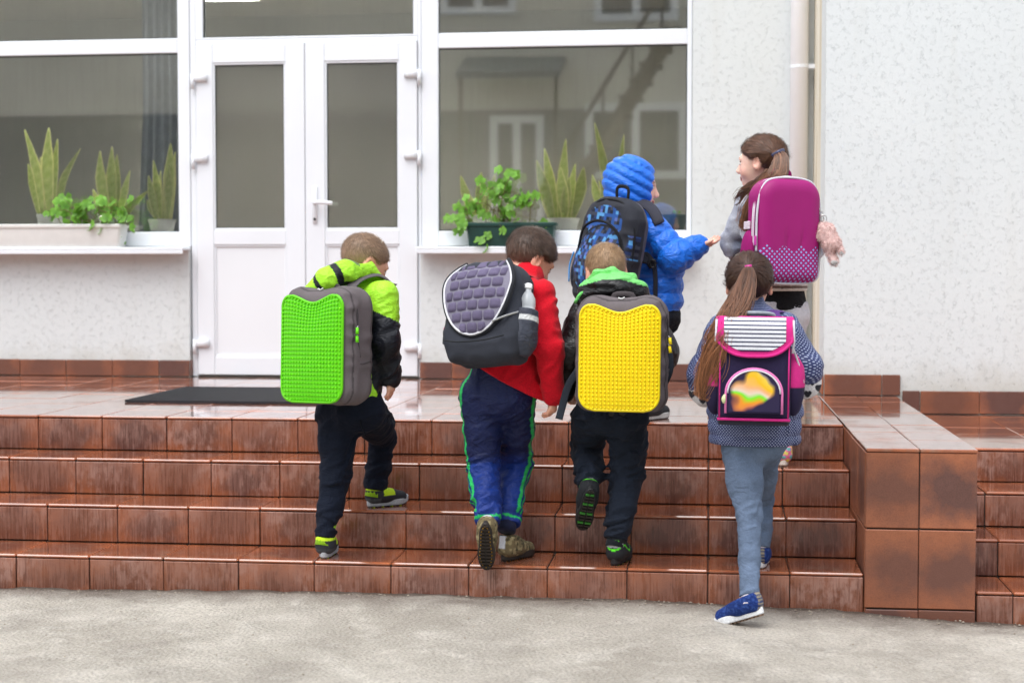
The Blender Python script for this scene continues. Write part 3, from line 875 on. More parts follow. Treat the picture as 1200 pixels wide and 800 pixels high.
def pot(name, label, cx, Y, r0, r1, z0, z1, mat, cat='flowerpot', ribs=True):
    m = MB(); ang = np.arange(40) * 2 * np.pi / 40
    rings = []
    for r, z in ((r0 * .96, z0), (r0, z0 + .01), (r1, z1 - .014), (r1 + .006, z1 - .012), (r1 + .006, z1), (r1 - .004, z1), (r1 - .008, z1 - .03)):
        rr = r + (.0025 * np.cos(ang * 20) if ribs and z < z1 - .012 else 0)
        rings.append(np.stack([cx + rr * np.cos(ang), Y + rr * np.sin(ang), np.full(40, z)], 1))
    m.loft(rings)
    o = m.build(name, mat, None, True); tag(o, label, cat)
    m = MB(); m.lathe((cx, Y, z1 - .03), [(r1 - .012, 0), (r1 - .012, .004)], 20); s = m.build('soil', M_soil, o)
    return o
M_potw = plain('white_plastic', srgb(226, 226, 222), .4, var=.03)
M_potg = plain('dark_green_plastic', srgb(28, 66, 60), .45, var=.1)
IY = FY + .24
zin = ZIN
# inside, left window
snake_plant('snake plant with tall narrow leaves behind the white trough', 62, IY, [(50, 29, 152, .05, .02), (58, 57, 150, .055, -.01), (62, 67, 163, .05, 0), (68, 94, 174, .045, -.03), (46, 33, 192, .045, 0), (54, 48, 184, .05, 0)], 100, zin + .12)
snake_plant('snake plant with short fanned leaves behind the leafy end of the white trough', 132, IY, [(126, 117, 177, .05, -.01), (132, 131, 172, .05, 0), (136, 137, 181, .05, 0), (140, 152, 200, .045, 0), (146, 173, 224, .04, -.03), (122, 109, 222, .04, 0)], 120, zin + .10)
pw = P(190, 262, IY); pot('flowerpot', 'white ribbed pot inside the left window, near the door frame', pw[0], IY, .066, .082, zin, zin + .085, M_potw)
snake_plant('snake plant in the white ribbed pot beside the door frame', 190, IY, [(184, 174, 206, .042, 0), (188, 180, 188, .045, 0), (192, 188, 200, .045, 0), (196, 200, 168, .05, 0), (199, 205, 178, .04, 0), (186, 172, 234, .04, 0), (198, 197, 192, .04, 0)], 140, zin + .07)
for bp, nm in ((60, 'plain white pot hidden behind the white trough'), (132, 'plain white pot behind the leafy end of the trough')):
    q = P(bp, 262, IY); pot('flowerpot', nm, q[0], IY, .07, .085, zin, zin + .12, M_potw)
# inside, right window
q = P(660, 262, IY); pot('flowerpot', 'white pot inside the right window beside the dark green trough', q[0], IY, .078, .095, zin, zin + .082, M_potw)
snake_plant('bushy snake plant in the white pot beside the dark green trough', 660, IY, [(648, 629, 188, .05, 0), (652, 638, 174, .052, 0), (656, 663, 163, .055, .01), (662, 657, 196, .05, 0), (666, 674, 192, .055, 0), (670, 684, 196, .05, .01), (660, 667, 208, .05, 0), (645, 634, 214, .04, 0), (668, 664, 222, .05, 0)], 160, zin + .07)
q = P(716, 262, IY); pot('flowerpot', 'white pot behind the child in the blue puffer jacket', q[0], IY, .075, .09, zin, zin + .085, M_potw)
snake_plant('sparse snake plant rising above the blue hood', 716, IY, [(712, 697, 144, .045, .02), (718, 707, 190, .05, .0), (722, 731, 158, .045, 0), (714, 702, 212, .05, 0), (708, 694, 205, .04, 0)], 180, zin + .07)
snake_plant('faint snake plant shoots behind the green trough', 556, IY, [(552, 540, 206, .045, 0), (560, 564, 202, .045, 0), (556, 548, 226, .045, 0), (568, 580, 205, .045, 0)], 200, zin + .1)
q = P(556, 262, IY); pot('flowerpot', 'plain white pot behind the dark green trough', q[0], IY, .07, .085, zin, zin + .1, M_potw)
q = P(789, 262, IY); pot('flowerpot', 'small dark green pot inside the right window beyond the blue hood', q[0], IY, .062, .085, zin, zin + .1, M_potg, ribs=False)

def trough(label, x0, x1, Y, z0, z1, mat, d=.135):
    m = MB(); rings = []
    for g, z in ((-.012, z0), (-.008, z0 + .008), (.004, z1 - .022), (.014, z1 - .02), (.016, z1 - .004), (.012, z1), (.004, z1), (0, z1 - .03)):
        a, b, y0, y1 = x0 - g, x1 + g, Y - d / 2 - g * .8, Y + d / 2 + g * .8; r = .018
        pts = []
        for cx, cy, s in ((b - r, y1 - r, 0), (a + r, y1 - r, 1), (a + r, y0 + r, 2), (b - r, y0 + r, 3)):
            for t in range(5):
                an = (s + t / 4) * math.pi / 2; pts.append((cx + r * math.cos(an), cy + r * math.sin(an), z))
        rings.append(np.array(pts))
    m.loft(rings); o = m.build('planter_trough', mat, None, True); tag(o, label, 'planter')
    MB().bx(x0 + .005, x1 - .005, Y - d / 2 + .005, Y + d / 2 - .005, z1 - .034, z1 - .028).build('soil', M_soil, o)
    for p in o.data.polygons: p.use_smooth = True
    md = o.modifiers.new('edges', 'EDGE_SPLIT'); md.split_angle = math.radians(40)
    return o
TY = FY - .055
zt0 = ZS - .004
trough('white plastic trough on the left window sill with leafy trailing plant', P(-70, 270, TY)[0], P(145, 270, TY)[0], TY, zt0, P(100, 263, TY)[2], M_potw)
trough('dark green plastic trough on the right window sill', P(549, 270, TY)[0], P(650, 270, TY)[0], TY, zt0, P(600, 261, TY)[2], M_potg)
def lobed(seed):
    r = np.random.default_rng(seed); n = 20; V, C = [(0, 0, 0)], [srgb(96, 150, 52)]
    for i in range(n):
        a = -math.pi * .88 + i * 2 * math.pi * .88 / (n - 1)
        rad = .5 * (.74 + .26 * abs(math.cos(a * 2.5)) ** .6) * (1 - .12 * abs(a) / math.pi) * r.uniform(.94, 1.06)
        x, y = rad * math.sin(a), rad * math.cos(a)
        V.append((x, y + .08, .10 * math.cos(a * 5) * rad + .35 * rad * rad - .3 * abs(x) * rad)); C.append(srgb(124, 176, 66))
    F = [(0, i, i + 1) for i in range(1, n)]
    return mesh_data('leaf', V, F, M_ivy, True, np.array(C))
LEAF = [lobed(s) for s in range(5)]
def leafy(label, spots, Y, seed, root_px, size=(.048, .082)):
    """spots: (px, py, spread_px, count)"""
    r = np.random.default_rng(seed); b = P(*root_px, Y); o = empty('trailing_plant', b, label, 'plant')
    st = MB(); i = 0
    for (px, py, sp, cnt) in spots:
        hub = P(px, py, Y - .02)
        q = P(root_px[0] + r.uniform(-25, 25) * .6 + (px - root_px[0]) * .6, root_px[1] + 3, Y)
        c = spline([q, (q + hub) / 2 + [0, -.03, .05], hub], 8); st.tube(c, .0028, 5)
        for _ in range(cnt):
            p = P(px + r.normal(0, sp), py + r.normal(0, sp * .75), Y + r.uniform(-.09, .05))
            l = put('leaf', LEAF[i % 5], o); i += 1
            l.location = tuple(p - b); s = r.uniform(*size); l.scale = (s, s, s)
            l.rotation_euler = (r.uniform(.5, 1.5), r.normal(0, .45), r.normal(0, .8))
            st.tube(spline([hub, (hub + p) / 2 + [0, 0, .012], p], 4), .0014, 4)
    st.build('stems', M_stem, o, True)
    return o
leafy('bright green trailing plant spilling over the end of the white trough', [(68, 248, 8, 8), (85, 244, 10, 12), (100, 246, 10, 13), (115, 243, 10, 13), (130, 250, 9, 11), (145, 246, 7, 7), (150, 264, 6, 5), (112, 268, 7, 5), (140, 278, 4, 3), (96, 258, 9, 8), (60, 255, 5, 4)], TY - .02, 31, (105, 262))
leafy('light green ivy leaved plant growing out of the dark green trough', [(598, 206, 7, 6), (575, 222, 9, 9), (592, 226, 9, 11), (610, 236, 9, 9), (625, 242, 8, 6), (560, 238, 10, 9), (578, 246, 12, 12), (545, 246, 9, 7), (534, 258, 6, 7), (540, 268, 5, 4), (568, 284, 6, 4), (605, 252, 10, 7), (588, 215, 8, 5)], TY - .02, 32, (590, 259))
leafy('tiny seedling sprouting in the small dark green pot', [(789, 252, 4, 7)], IY, 33, (789, 262), (.018, .03))
# ------------------------------------------------------------------ rubber door mat
M_rub = plain('black_rubber', srgb(34, 35, 40), .55, .2, 120, var=.2)
mx0, my0, my1 = PZ(142, 473, LZ)[0], 1.62, 2.52
mx1 = mx0 + 1.0; zt = LZ + .013
r_ = empty('door_mat', ((mx0 + mx1) / 2, (my0 + my1) / 2, LZ), 'black perforated rubber door mat lying on the wet landing before the doors', 'door mat')
m = MB()
for i in range(43):
    x = mx0 + (mx1 - mx0) * i / 42; m.bx(x - .0035, x + .0035, my0, my1, LZ + .002, zt)
m.build('bar_grid', M_rub, r_)
m = MB()
for j in range(37):
    y = my0 + (my1 - my0) * j / 36; m.bx(mx0 + .001, mx1 - .001, y - .0035, y + .0035, LZ + .003, zt - .0015)
m.build('cross_bar_grid', M_rub, r_)
m = MB()
m.bx(mx0 - .012, mx1 + .012, my0 - .012, my0 - .004, LZ + .001, zt + .0005); m.bx(mx0 - .012, mx1 + .012, my1 + .004, my1 + .012, LZ + .001, zt + .0005)
m.bx(mx0 - .0121, mx0 - .0046, my0 - .004, my1 + .004, LZ + .001, zt + .0005); m.bx(mx1 + .0046, mx1 + .012, my0 - .004, my1 + .004, LZ + .001, zt + .0005)
m.build('rim', M_rub, r_)

# crumbs of mortar and grit lying along the foot of the steps
m = MB(); r = np.random.default_rng(5)
for i in range(620):
    x = r.uniform(-3.4, 2.6); y_ = -abs(r.normal(0, .06)) - .008 if i % 3 else r.uniform(-1.3, -.05); s_ = r.uniform(.0018, .0065) * (1 if i % 3 else .8)
    V = r.normal(0, 1, (6, 3)); V = np.array([(1, 0, 0), (-1, 0, 0), (0, 1, 0), (0, -1, 0), (0, 0, 1), (0, 0, -1)]) * r.uniform(.6, 1.3, (6, 1)) * [1, 1, .6]
    z_ = float(ground_z(np.array(x), np.array(y_))) + s_ * .3
    m.add(np.array([x, y_, z_]) + V * s_, [(0, 2, 4), (2, 1, 4), (1, 3, 4), (3, 0, 4), (2, 0, 5), (1, 2, 5), (3, 1, 5), (0, 3, 5)])
gv = m.build('gravel', plain('mortar_crumbs', srgb(150, 140, 126), .9, var=.3, vscale=40), None, origin=np.zeros(3)); gv['kind'] = 'stuff'; gv['label'] = 'loose grit and mortar crumbs along the foot of the steps'; gv['category'] = 'gravel'
# ------------------------------------------------------------------ people: helpers
def frame(yaw, pitch=0.0, roll=0.0):
    """rows right, forward, up; yaw to the right, pitch = nose down, roll = tilts to the right"""
    f = np.array([math.sin(yaw) * math.cos(pitch), math.cos(yaw) * math.cos(pitch), -math.sin(pitch)])
    r = np.array([math.cos(yaw), -math.sin(yaw), 0.0]); u = np.cross(r, f)
    c, s = math.cos(roll), math.sin(roll)
    return np.array([r * c - u * s, f, u * c + r * s])
k = NT('skin'); c = k.attr(); n = k.noise(k.coord(), 40, 4)
k.p(Base__Color=k.mix(k.ramp(n, [(.3, 0), (.7, 1)]), k.mix(1, c, (.92, .88, .88), 'MULTIPLY'), k.mix(1, c, (1.05, 1.03, 1.0), 'MULTIPLY')), Roughness=.48,
    Subsurface__Weight=.12, Subsurface__Scale=.01, Normal=k.bump(k.noise(k.coord(), 300, 2), .08, .002)); k.b.inputs['Subsurface Radius'].default_value = (1, .35, .2)
M_skin = k.m
k = NT('hair'); c = k.attr()
k.p(Base__Color=c, Roughness=.42, Specular__IOR__Level=.45, Normal=k.bump(k.noise(k.coord(), 240, 3), .5, .003)); M_hair = k.m
M_cloth = fabric('brushed_cloth', .85, 300, .35, .15, fold=.5, spec=.15)
M_nylon = fabric('nylon_shell', .55, 420, .12, .05, fold=.55, spec=.35)
M_fleece = fabric('fleece', .95, 170, .9, .5, .2)
M_denim = fabric('denim', .85, 330, .6, .1, .34, fold=.45)
M_puff = fabric('puffer_nylon', .42, 500, .08, .05, fold=.55, spec=.5)
M_pack = fabric('pack_cloth', .75, 480, .35, .1)
M_rubber = fabric('shoe_rubber', .6, 150, .15, 0, spec=.4)
M_plast = fabric('glossy_plastic', .3, 80, .03, 0, .05, spec=.5)
SKIN = srgb(222, 172, 148)

def hand_fn(w, d, n, side, curl=.5, s=1.0):
    """wrist w, pointing d, palm facing n; side=+1 if the thumb lies along cross(d,n)"""
    d, n = unit(d), unit(n); n = unit(n - d * (n @ d)); t = np.cross(d, n) * side
    L = lambda a, b, c: w + s * (a * d + b * n + c * t)
    it = [cone(L(.0, 0, 0), L(.05, .002, .002), .017 * s, .017 * s, t, 1.45)]
    for i, (off, ln) in enumerate(((.022, .046), (.008, .052), (-.007, .048), (-.021, .038))):
        p0 = L(.052 - abs(off) * .12, .002, off); c1 = curl * (.75 + .12 * i); c2 = c1 * 2.0
        d1 = unit(d * math.cos(c1) + n * math.sin(c1) + t * off * 1.5); d2 = unit(d * math.cos(c2) + n * math.sin(c2) + t * off * 1.2)
        p1 = p0 + d1 * ln * .5 * s; p2 = p1 + d2 * ln * .45 * s
        it += [(cone(p0 - d * .01, p1, .0078 * s, .007 * s), .006), (cone(p1, p2, .007 * s, .0058 * s), .003)]
    q0 = L(.012, .006, .018); q1 = L(.036, .016, .034); q2 = L(.06, .022, .034)
    it += [(cone(q0, q1, .011 * s, .009 * s), .012), (cone(q1, q2, .008 * s, .0065 * s), .003)]
    return near(w + d * .05 * s, .15 * s, union(it, .01))

def head_fn(c, R, s=1.0):
    R = np.asarray(R, np.float32); c = np.asarray(c, np.float32)
    it = [ell((0, -.012, .025), (.072, .091, .080)), (ell((0, .030, -.030), (.056, .056, .072)), .04), (ell((0, .060, -.083), (.024, .022, .019)), .03),
          (ell((.030, .056, -.034), (.024, .024, .024)), .02), (ell((-.030, .056, -.034), (.024, .024, .024)), .02),
          (cone((0, .083, .008), (0, .101, -.026), .007, .0105), .014), (ell((0, .094, -.030), (.014, .010, .008)), .006),
          (ell((0, .084, -.0535), (.019, .011, .0055)), .006), (ell((0, .083, -.064), (.016, .011, .0065)), .005),
          (cone((-.036, .078, .022), (.036, .078, .022), .006, .006), .02)]
    base = union(it, .02)
    ears = union([ell((sx * .074, -.008, -.006), (.010, .021, .032), np.array([[1, -.25 * sx, 0], [.25 * sx, 1, .15], [0, -.15, 1]])) for sx in (-1, 1)], .0)
    conch = union([ell((sx * .084, -.002, -.002), (.009, .011, .018)) for sx in (-1, 1)], .0)
    sock = union([ell((sx * .029, .090, .004), (.017, .014, .011)) for sx in (-1, 1)], 0)
    eye = union([ell((sx * .029, .074, .003), (.013, .013, .011)) for sx in (-1, 1)], 0)
    def f(X):
        q = ((X - c) @ R.T / s).astype(np.float32)
        d = smax(base(q), -sock(q), .012); d = smin(d, eye(q), .003)
        e = smax(ears(q), -conch(q), .006)
        return smin(d, e, .008) * s
    return near(c, .19 * s, f)

def face_cols(V, c, R, s, skin, brow):
    C = np.tile(skin, (len(V), 1)); q = (V - c) @ np.asarray(R).T / s; x, y, z = q[:, 0], q[:, 1], q[:, 2]
    m = (np.abs(x) < .021) & (y > .078) & (z < -.049) & (z > -.071); C[m] = srgb(196, 112, 104)
    m = (np.abs(z + .0587) < .0022) & (np.abs(x) < .02) & (y > .07); C[m] = srgb(120, 60, 56)
    ch = np.exp(-((np.abs(x) - .042) ** 2 + (z + .034) ** 2 + (y - .065) ** 2) / .0006)[:, None]; C = C * (1 - .35 * ch) + .35 * ch * srgb(226, 128, 116)
    ex = np.abs(x) - .029
    m = (np.abs(ex) < .0125) & (np.abs(z - .003) < .0055) & (y > .07); C[m] = srgb(225, 222, 218)
    m = (ex ** 2 + (z - .003) ** 2 < .0058 ** 2) & (y > .07); C[m] = srgb(48, 34, 26)
    m = (np.abs(ex) < .014) & (np.abs(z - .0095) < .002) & (y > .07); C[m] = srgb(52, 36, 30)
    m = (np.abs(ex) < .014) & (np.abs(z - .026 + 5 * ex ** 2) < .0026) & (y > .07); C[m] = brow
    m = (y > -.03) & (y < .02) & (np.abs(x) > .068); C[m] = C[m] * np.array([1.0, .86, .84])
    return C

def limb_twist(pts, amp, freq, ends=()):
    """cloth folds round a limb: compressed along its axis, stronger near the listed arc lengths"""
    al = along(pts); o = rng.random(3) * 40
    def f(X):
        S, _ = al(X)
        q = np.stack([S * freq + X[:, 0] * 14, X[:, 0] * 11 + X[:, 1] * 6, X[:, 1] * 11 - X[:, 0] * 6], 1) + o
        n = 1 - 2 * np.abs(vnoise(q)); n = n + .2 * (1 - 2 * np.abs(vnoise(q * 2.1 + 11)))
        w = np.full(len(X), .35, np.float32)
        for e, r in ends: w = w + np.exp(-((S - e) / r) ** 2)
        return amp * n * np.minimum(w, 1.4)
    return f
def limb_len(pts): return float(sum(np.linalg.norm(np.asarray(b) - a) for a, b in zip(pts[:-1], pts[1:])))

def person(J, label):
    """J: joints and measures -> top-level person mesh (the body)"""
    s = J.get('hs', 1.0); R = J['HR']; hd = J['hd']
    side = J['side']
    it = [chain([J['pel'], (J['pel'] + J['ch']) / 2, J['ch']], [.066, .066, .074], side, 1.25), (cone(J['shL'], J['shR'], .042), .05),
          (cone(J['nk'] - [0, 0, .02], hd + R[2] * -.045 * s + R[1] * -.018 * s, .044, .042), .03)]
    for a in 'LR':
        it += [(chain([J['sh' + a], J['el' + a], J['wr' + a]], [.036, .030, .022]), .02)]
        it += [(chain([J['hip' + a], J['kn' + a], J['an' + a]], [.050, .032, .024]), .03)]
        it += [(cone(J['an' + a], J['an' + a] + J['ft' + a] * .03 - [0, 0, .012], .024, .020), .02)]
        w, d, n, sd, cu = J['hand' + a]; it += [(hand_fn(J['wr' + a], d, n, sd, cu, J.get('hands', 1.0)), .012)]
    it += [(head_fn(hd, R, s), .02)]
    fn = union(it, .03)
    pts = [J[x + a] for x in ('sh', 'el', 'wr', 'hip', 'kn', 'an') for a in 'LR'] + [hd]
    lo, hi = bounds(pts, .15)
    V, F = polygonise(fn, lo, hi, .0045)
    C = face_cols(V, hd, R, s, J.get('skin', SKIN), J.get('brow', srgb(90, 66, 50)))
    for a in 'LR':
        e = J['wr' + a] + unit(J['hand' + a][1]) * .085; dd = np.linalg.norm(V - e, axis=1)
        C[dd < .045] *= np.array([1.02, .9, .88])
    base = np.array([J['pel'][0], J['pel'][1], J['floor']])
    o = obj('person', V, F, M_skin, None, True, C, origin=base)
    tag(o, label, 'person', 'schoolchildren climbing the steps'); J['o'] = o
    return o

CAP_C, CAP_R = np.array((0, -.012, .027)), np.array((.073, .092, .080))
def hair_cap(J, col, thick=.009, nape=-.07, front=.058, rough=.004, strands=5200, slen=(.014, .022), gather=None, lift=.25, var=.35, swirl=.5, fade=0.0):
    s, R, hd = J.get('hs', 1.0), np.asarray(J['HR']), J['hd']
    body = ell(CAP_C, CAP_R + thick); Rf = R.astype(np.float32); hf = hd.astype(np.float32)
    ears = [np.array((sx * .078, .004, -.012), np.float32) for sx in (-1, 1)]
    slope = (front - nape) / .150
    def f(X):
        q = ((X - hf) @ Rf.T / s)
        d = body(q)
        if rough: d = d + rough * vnoise(q * 55) + rough * .6 * vnoise(q * 120 + 9)
        cut = ((slope * (q[:, 1] + .072) + nape) - q[:, 2]) * .76
        d = smax(d, cut + .003 * vnoise(q * 90), .008)
        for e in ears: d = smax(d, .030 - np.linalg.norm((q - e) / np.array((1, .8, 1.25), np.float32), axis=1), .006)
        return d * s
    lo, hi = bounds([hd], .15)
    V, F = polygonise(f, lo, hi, .004)
    N = normals(V, F)
    q = (V - hd) @ R.T / s
    shade = 1 + .22 * vnoise((q * np.array((60, 60, 20))).astype(np.float32))
    C = np.clip(np.outer(shade, col) * .8, 0, 1)
    fd = lambda zz: fade * np.clip((.030 - zz) / .085, 0, 1)[:, None]
    sk = np.asarray(J.get('skin', SKIN)) * .8
    C = C * (1 - fd(q[:, 2])) + sk * fd(q[:, 2])
    o = obj('hair', V, F, M_hair, J['o'], True, C)
    # strands on top of the cap
    outward = np.linalg.norm((q - CAP_C) / (CAP_R + thick), axis=1) > .9
    idx = np.where(outward)[0]
    if strands and len(idx):
        pick = rng.choice(idx, strands); p0 = V[pick] + rng.normal(0, .0025, (strands, 3)); n0 = N[pick]
        crown = hd + (np.array((.012, -.062, .085)) @ R) * s
        if gather is None:
            d = p0 - crown; tw = np.cross(n0, d); d = d + swirl * tw
        else: d = gather - p0
        d = d - n0 * (d * n0).sum(1)[:, None]; d /= np.linalg.norm(d, axis=1)[:, None] + 1e-9
        d = d + rng.normal(0, .07 if gather is None else .04, d.shape)
        ln = rng.uniform(*slen, strands)[:, None] * s
        wd = np.cross(n0, d); wd /= np.linalg.norm(wd, axis=1)[:, None]; wd *= .0009
        K = 4; vs_ = []
        for i in range(K):
            t = i / (K - 1)
            c_ = p0 + d * ln * t + n0 * (.001 + ln * lift * t * (1 - .35 * t)) - (n0 * ln * .25 * t * t if gather is not None else 0)
            w_ = wd * (1 - .75 * t); vs_ += [c_ - w_, c_ + w_]
        W = np.stack(vs_, 1).reshape(-1, 3); b = np.arange(strands)[:, None] * (2 * K)
        FF = np.concatenate([b + np.array([2 * i, 2 * i + 1, 2 * i + 3, 2 * i + 2]) for i in range(K - 1)])
        cc = np.outer(1 + rng.normal(0, var, strands).clip(-.6, .9), col); cc = cc * (1 - fd(q[pick, 2])) + sk * fd(q[pick, 2]); tips = np.repeat(cc[:, None, :], 2 * K, 1)
        obj('hair_strands', W, FF.astype(np.int32), M_hair, o, True, np.clip(tips.reshape(-1, 3), 0, 1))
    return o

def ponytail(parent, guide, rad, col, n=900, K=14, curl=.006, wid=.0016, var=.3, tipcol=None, core=True):
    g = spline(guide, K); T_ = np.gradient(g, axis=0); T_ /= np.linalg.norm(T_, axis=1)[:, None]
    rr = np.interp(np.linspace(0, 1, K), np.linspace(0, 1, len(rad)), rad)
    if core: MB().tube(g, rr * .72, 10, c=np.asarray(col) * .5).build('ponytail_core', M_hair, parent, True, True)
    a = rng.uniform(0, 2 * np.pi, n); r0 = np.sqrt(rng.uniform(.25, 1, n)); ph = rng.uniform(0, 6.28, n); st = rng.uniform(0, .25, n) * (rng.random(n) < .25); en = rng.uniform(.62, 1.06, n)
    ncl = 16; cl = rng.integers(0, ncl, n); a = np.where(rng.random(n) < .8, rng.uniform(0, 6.28, ncl)[cl] + rng.normal(0, .22, n), a); ph = np.where(rng.random(n) < .85, rng.uniform(0, 6.28, ncl)[cl] + rng.normal(0, .35, n), ph)
    fly = np.where(rng.random(n) < .06, 1.9, 1.0)
    view = np.array([0, -1, .1]); vs_ = []
    for i in range(K):
        t = np.clip(st + (en - st) * i / (K - 1), 0, 1.06)
        j = np.clip(t * (K - 1), 0, K - 1.001); j0 = j.astype(int); fr = (j - j0)[:, None]
        c_ = g[j0] * (1 - fr) + g[j0 + 1] * fr; tt = T_[j0]
        u = np.cross(tt, view); u /= np.linalg.norm(u, axis=1)[:, None]; v = np.cross(u, tt)
        R_ = np.interp(t, np.linspace(0, 1, K), rr) * r0
        wob = curl * t * fly
        p = c_ + (u * (np.cos(a) * R_ + wob * np.sin(ph + 9 * t))[:, None] + v * (np.sin(a) * R_ + wob * np.cos(ph * 1.7 + 7 * t))[:, None])
        w_ = u * (wid * (1 - .6 * i / (K - 1)))
        vs_ += [p - w_, p + w_]
    W = np.stack(vs_, 1).reshape(-1, 3); b = np.arange(n)[:, None] * (2 * K)
    FF = np.concatenate([b + np.array([2 * i, 2 * i + 1, 2 * i + 3, 2 * i + 2]) for i in range(K - 1)])
    f0 = (1 + rng.normal(0, var, n).clip(-.6, .9))[:, None, None]; tl = np.repeat(np.linspace(0, 1, K), 2)[None, :, None]
    tc = np.asarray(tipcol if tipcol is not None else col)
    cc = f0 * (np.asarray(col)[None, None] * (1 - tl) + tc[None, None] * tl)
    return obj('ponytail', W, FF.astype(np.int32), M_hair, parent, True, np.clip(cc.reshape(-1, 3), 0, 1))

def garment(name, J, parts, mat, colfn, h=.0055, cut=(), folds=(), pads=.09, open_=(), attrfn=None, extra=(), pts=None):
    """parts: sdf items; cut: planes (pt, normal) the cloth ends at; open_: (pt, normal, depth) hollow near an opening"""
    base = union(parts, .03)
    planes = [plane(*c) for c in cut]; inner = [(plane(p - unit(n) * dp, -unit(n)), dp) for p, n, dp in open_]
    def fn(X):
        d = base(X)
        for g in folds: d = d - g(X)
        d0 = d
        for pl in planes: d = smax(d, pl(X), .006)
        for ip, dp in inner: d = np.maximum(d, -np.maximum(d0 + .007, ip(X)))
        return d
    lo, hi = bounds(pts, pads)
    return sdf_obj(name, fn, lo, hi, h, mat, J['o'], colfn, attrfn)

def sole_outline(n=36):
    pts = []
    for i in range(n):
        t = i / n * 2 * math.pi; x = .5 - .5 * math.cos(t); s = 1 if t < math.pi else -1
        w = .36 * (max(0, math.sin(math.pi * x)) ** .42) * (.80 + .30 * x - .22 * math.exp(-((x - .42) / .17) ** 2)) * .5
        off = .03 * math.sin(math.pi * x) * .5
        pts.append((x, s * w + 0 * off))
    return np.array(pts)
SOLE = sole_outline()
def shoe(J, heel, d, up, L, style):
    """heel: underside of the heel (world); d heel->toe; up: away from the sole"""
    d = unit(d); up = unit(np.asarray(up, float) - d * (np.asarray(up, float) @ d)); s = np.cross(d, up); Rm = np.array([d, s, up]); heel = np.asarray(heel, float)
    if J.get('snap') is not None: heel = J['snap'] - d * .036 * L / .2 - up * (J['snap_h'] if J['snap_h'] else (J['snap'] - heel) @ up)
    hf, Rf = heel.astype(np.float32), Rm.astype(np.float32); k = L / .2; hi_ = style.get('high', .075)
    base = union([cone((.030, 0, .040), (.075, 0, .042), .033, .034), (cone((.075, 0, .042), (.165, 0, .030), .034, .026, (0, 1, 0), 1.15), .02),
                  (cone((.036, 0, .045), (.034, 0, hi_), .034, .036), .02), (cone((.10, 0, .058), (.060, 0, hi_), .018, .022), .03)], .02)
    hole = cone((.036, 0, hi_ + .02), (.037, 0, hi_ + .06), .030, .034)
    def fn(X):
        q = ((X - hf) @ Rf.T) / k
        dd = smax(base(q), .012 - q[:, 2], .004); dd = smax(dd, q[:, 2] - hi_ - .012 + .12 * (q[:, 0] - .035), .006)
        return smax(dd, -hole(q), .004) * k
    def cf(V): return style['col']((V - heel) @ Rm.T / k)
    lo, hi = bounds([heel, heel + d * L, heel + up * .1], .06)
    o = sdf_obj('shoe', fn, lo, hi, .0045, style.get('mat', M_cloth), J['o'], cf)
    th = style.get('th', .020); m = MB()
    O3 = lambda sc, z: heel + ((np.stack([(SOLE[:, 0] - .5) * sc * L + .5 * L, SOLE[:, 1] * L * (1 + (sc - 1) * 2.2), np.full(len(SOLE), 0.0)], 1) + np.stack([0 * SOLE[:, 0], 0 * SOLE[:, 0], z + style.get('spring', .012) * np.maximum(0, (SOLE[:, 0] - .7) / .3) ** 2], 1)) @ Rm)
    sc, uc = style['sole'], style['under']
    m.loft([O3(.97, .0), O3(1.0, .004), O3(1.01, th), O3(.96, th + .004)], c=sc)
    if 'line' in style: m.tube(np.vstack([O3(1.012, th * .55), O3(1.012, th * .55)[:1]]), .0022, 5, c=style['line'], cap=False)
    if 'line2' in style: m.tube(np.vstack([O3(.86, -.001), O3(.86, -.001)[:1]]), .002, 5, c=style['line2'], cap=False)
    # tread lugs under the sole
    for i in range(13):
        x = .06 + .07 * i; w = np.interp(x, SOLE[:18, 0], SOLE[:18, 1]) * L * .84
        for sg in (-1, 1):
            c_ = heel + np.array([x * L, sg * w * .52, -.003 + style.get('spring', .012) * max(0, (x - .7) / .3) ** 2]) @ Rm
            m.box(c_, (.035 * L, w * .8, .007), Rm, 0, 0, col=uc if not (style.get('lug') is not None and i % 3 == 1) else style['lug'])
    m.build('sole', M_rubber, o, False, True)
    if 'lace' in style:
        m = MB()
        for i in range(4):
            x = .072 + .016 * i; z = .082 - .009 * i
            m.tube(spline([heel + k * np.array([x, -.024, z - .012]) @ Rm, heel + k * np.array([x, 0, z]) @ Rm, heel + k * np.array([x, .024, z - .012]) @ Rm], 6), .003, 5, c=style['lace'])
        m.build('laces', M_cloth, o, True, True)
    return o

def socks(J, a, col, r=.034):
    an, kn = J['an' + a], J['kn' + a]; d = unit(kn - an)
    m = MB(); m.tube([an - d * .035, an, an + d * .05, an + d * .09], [r, r * .95, r, r * 1.05], 14, c=col)
    return m.build('sock', M_fleece, J['o'], True, True)
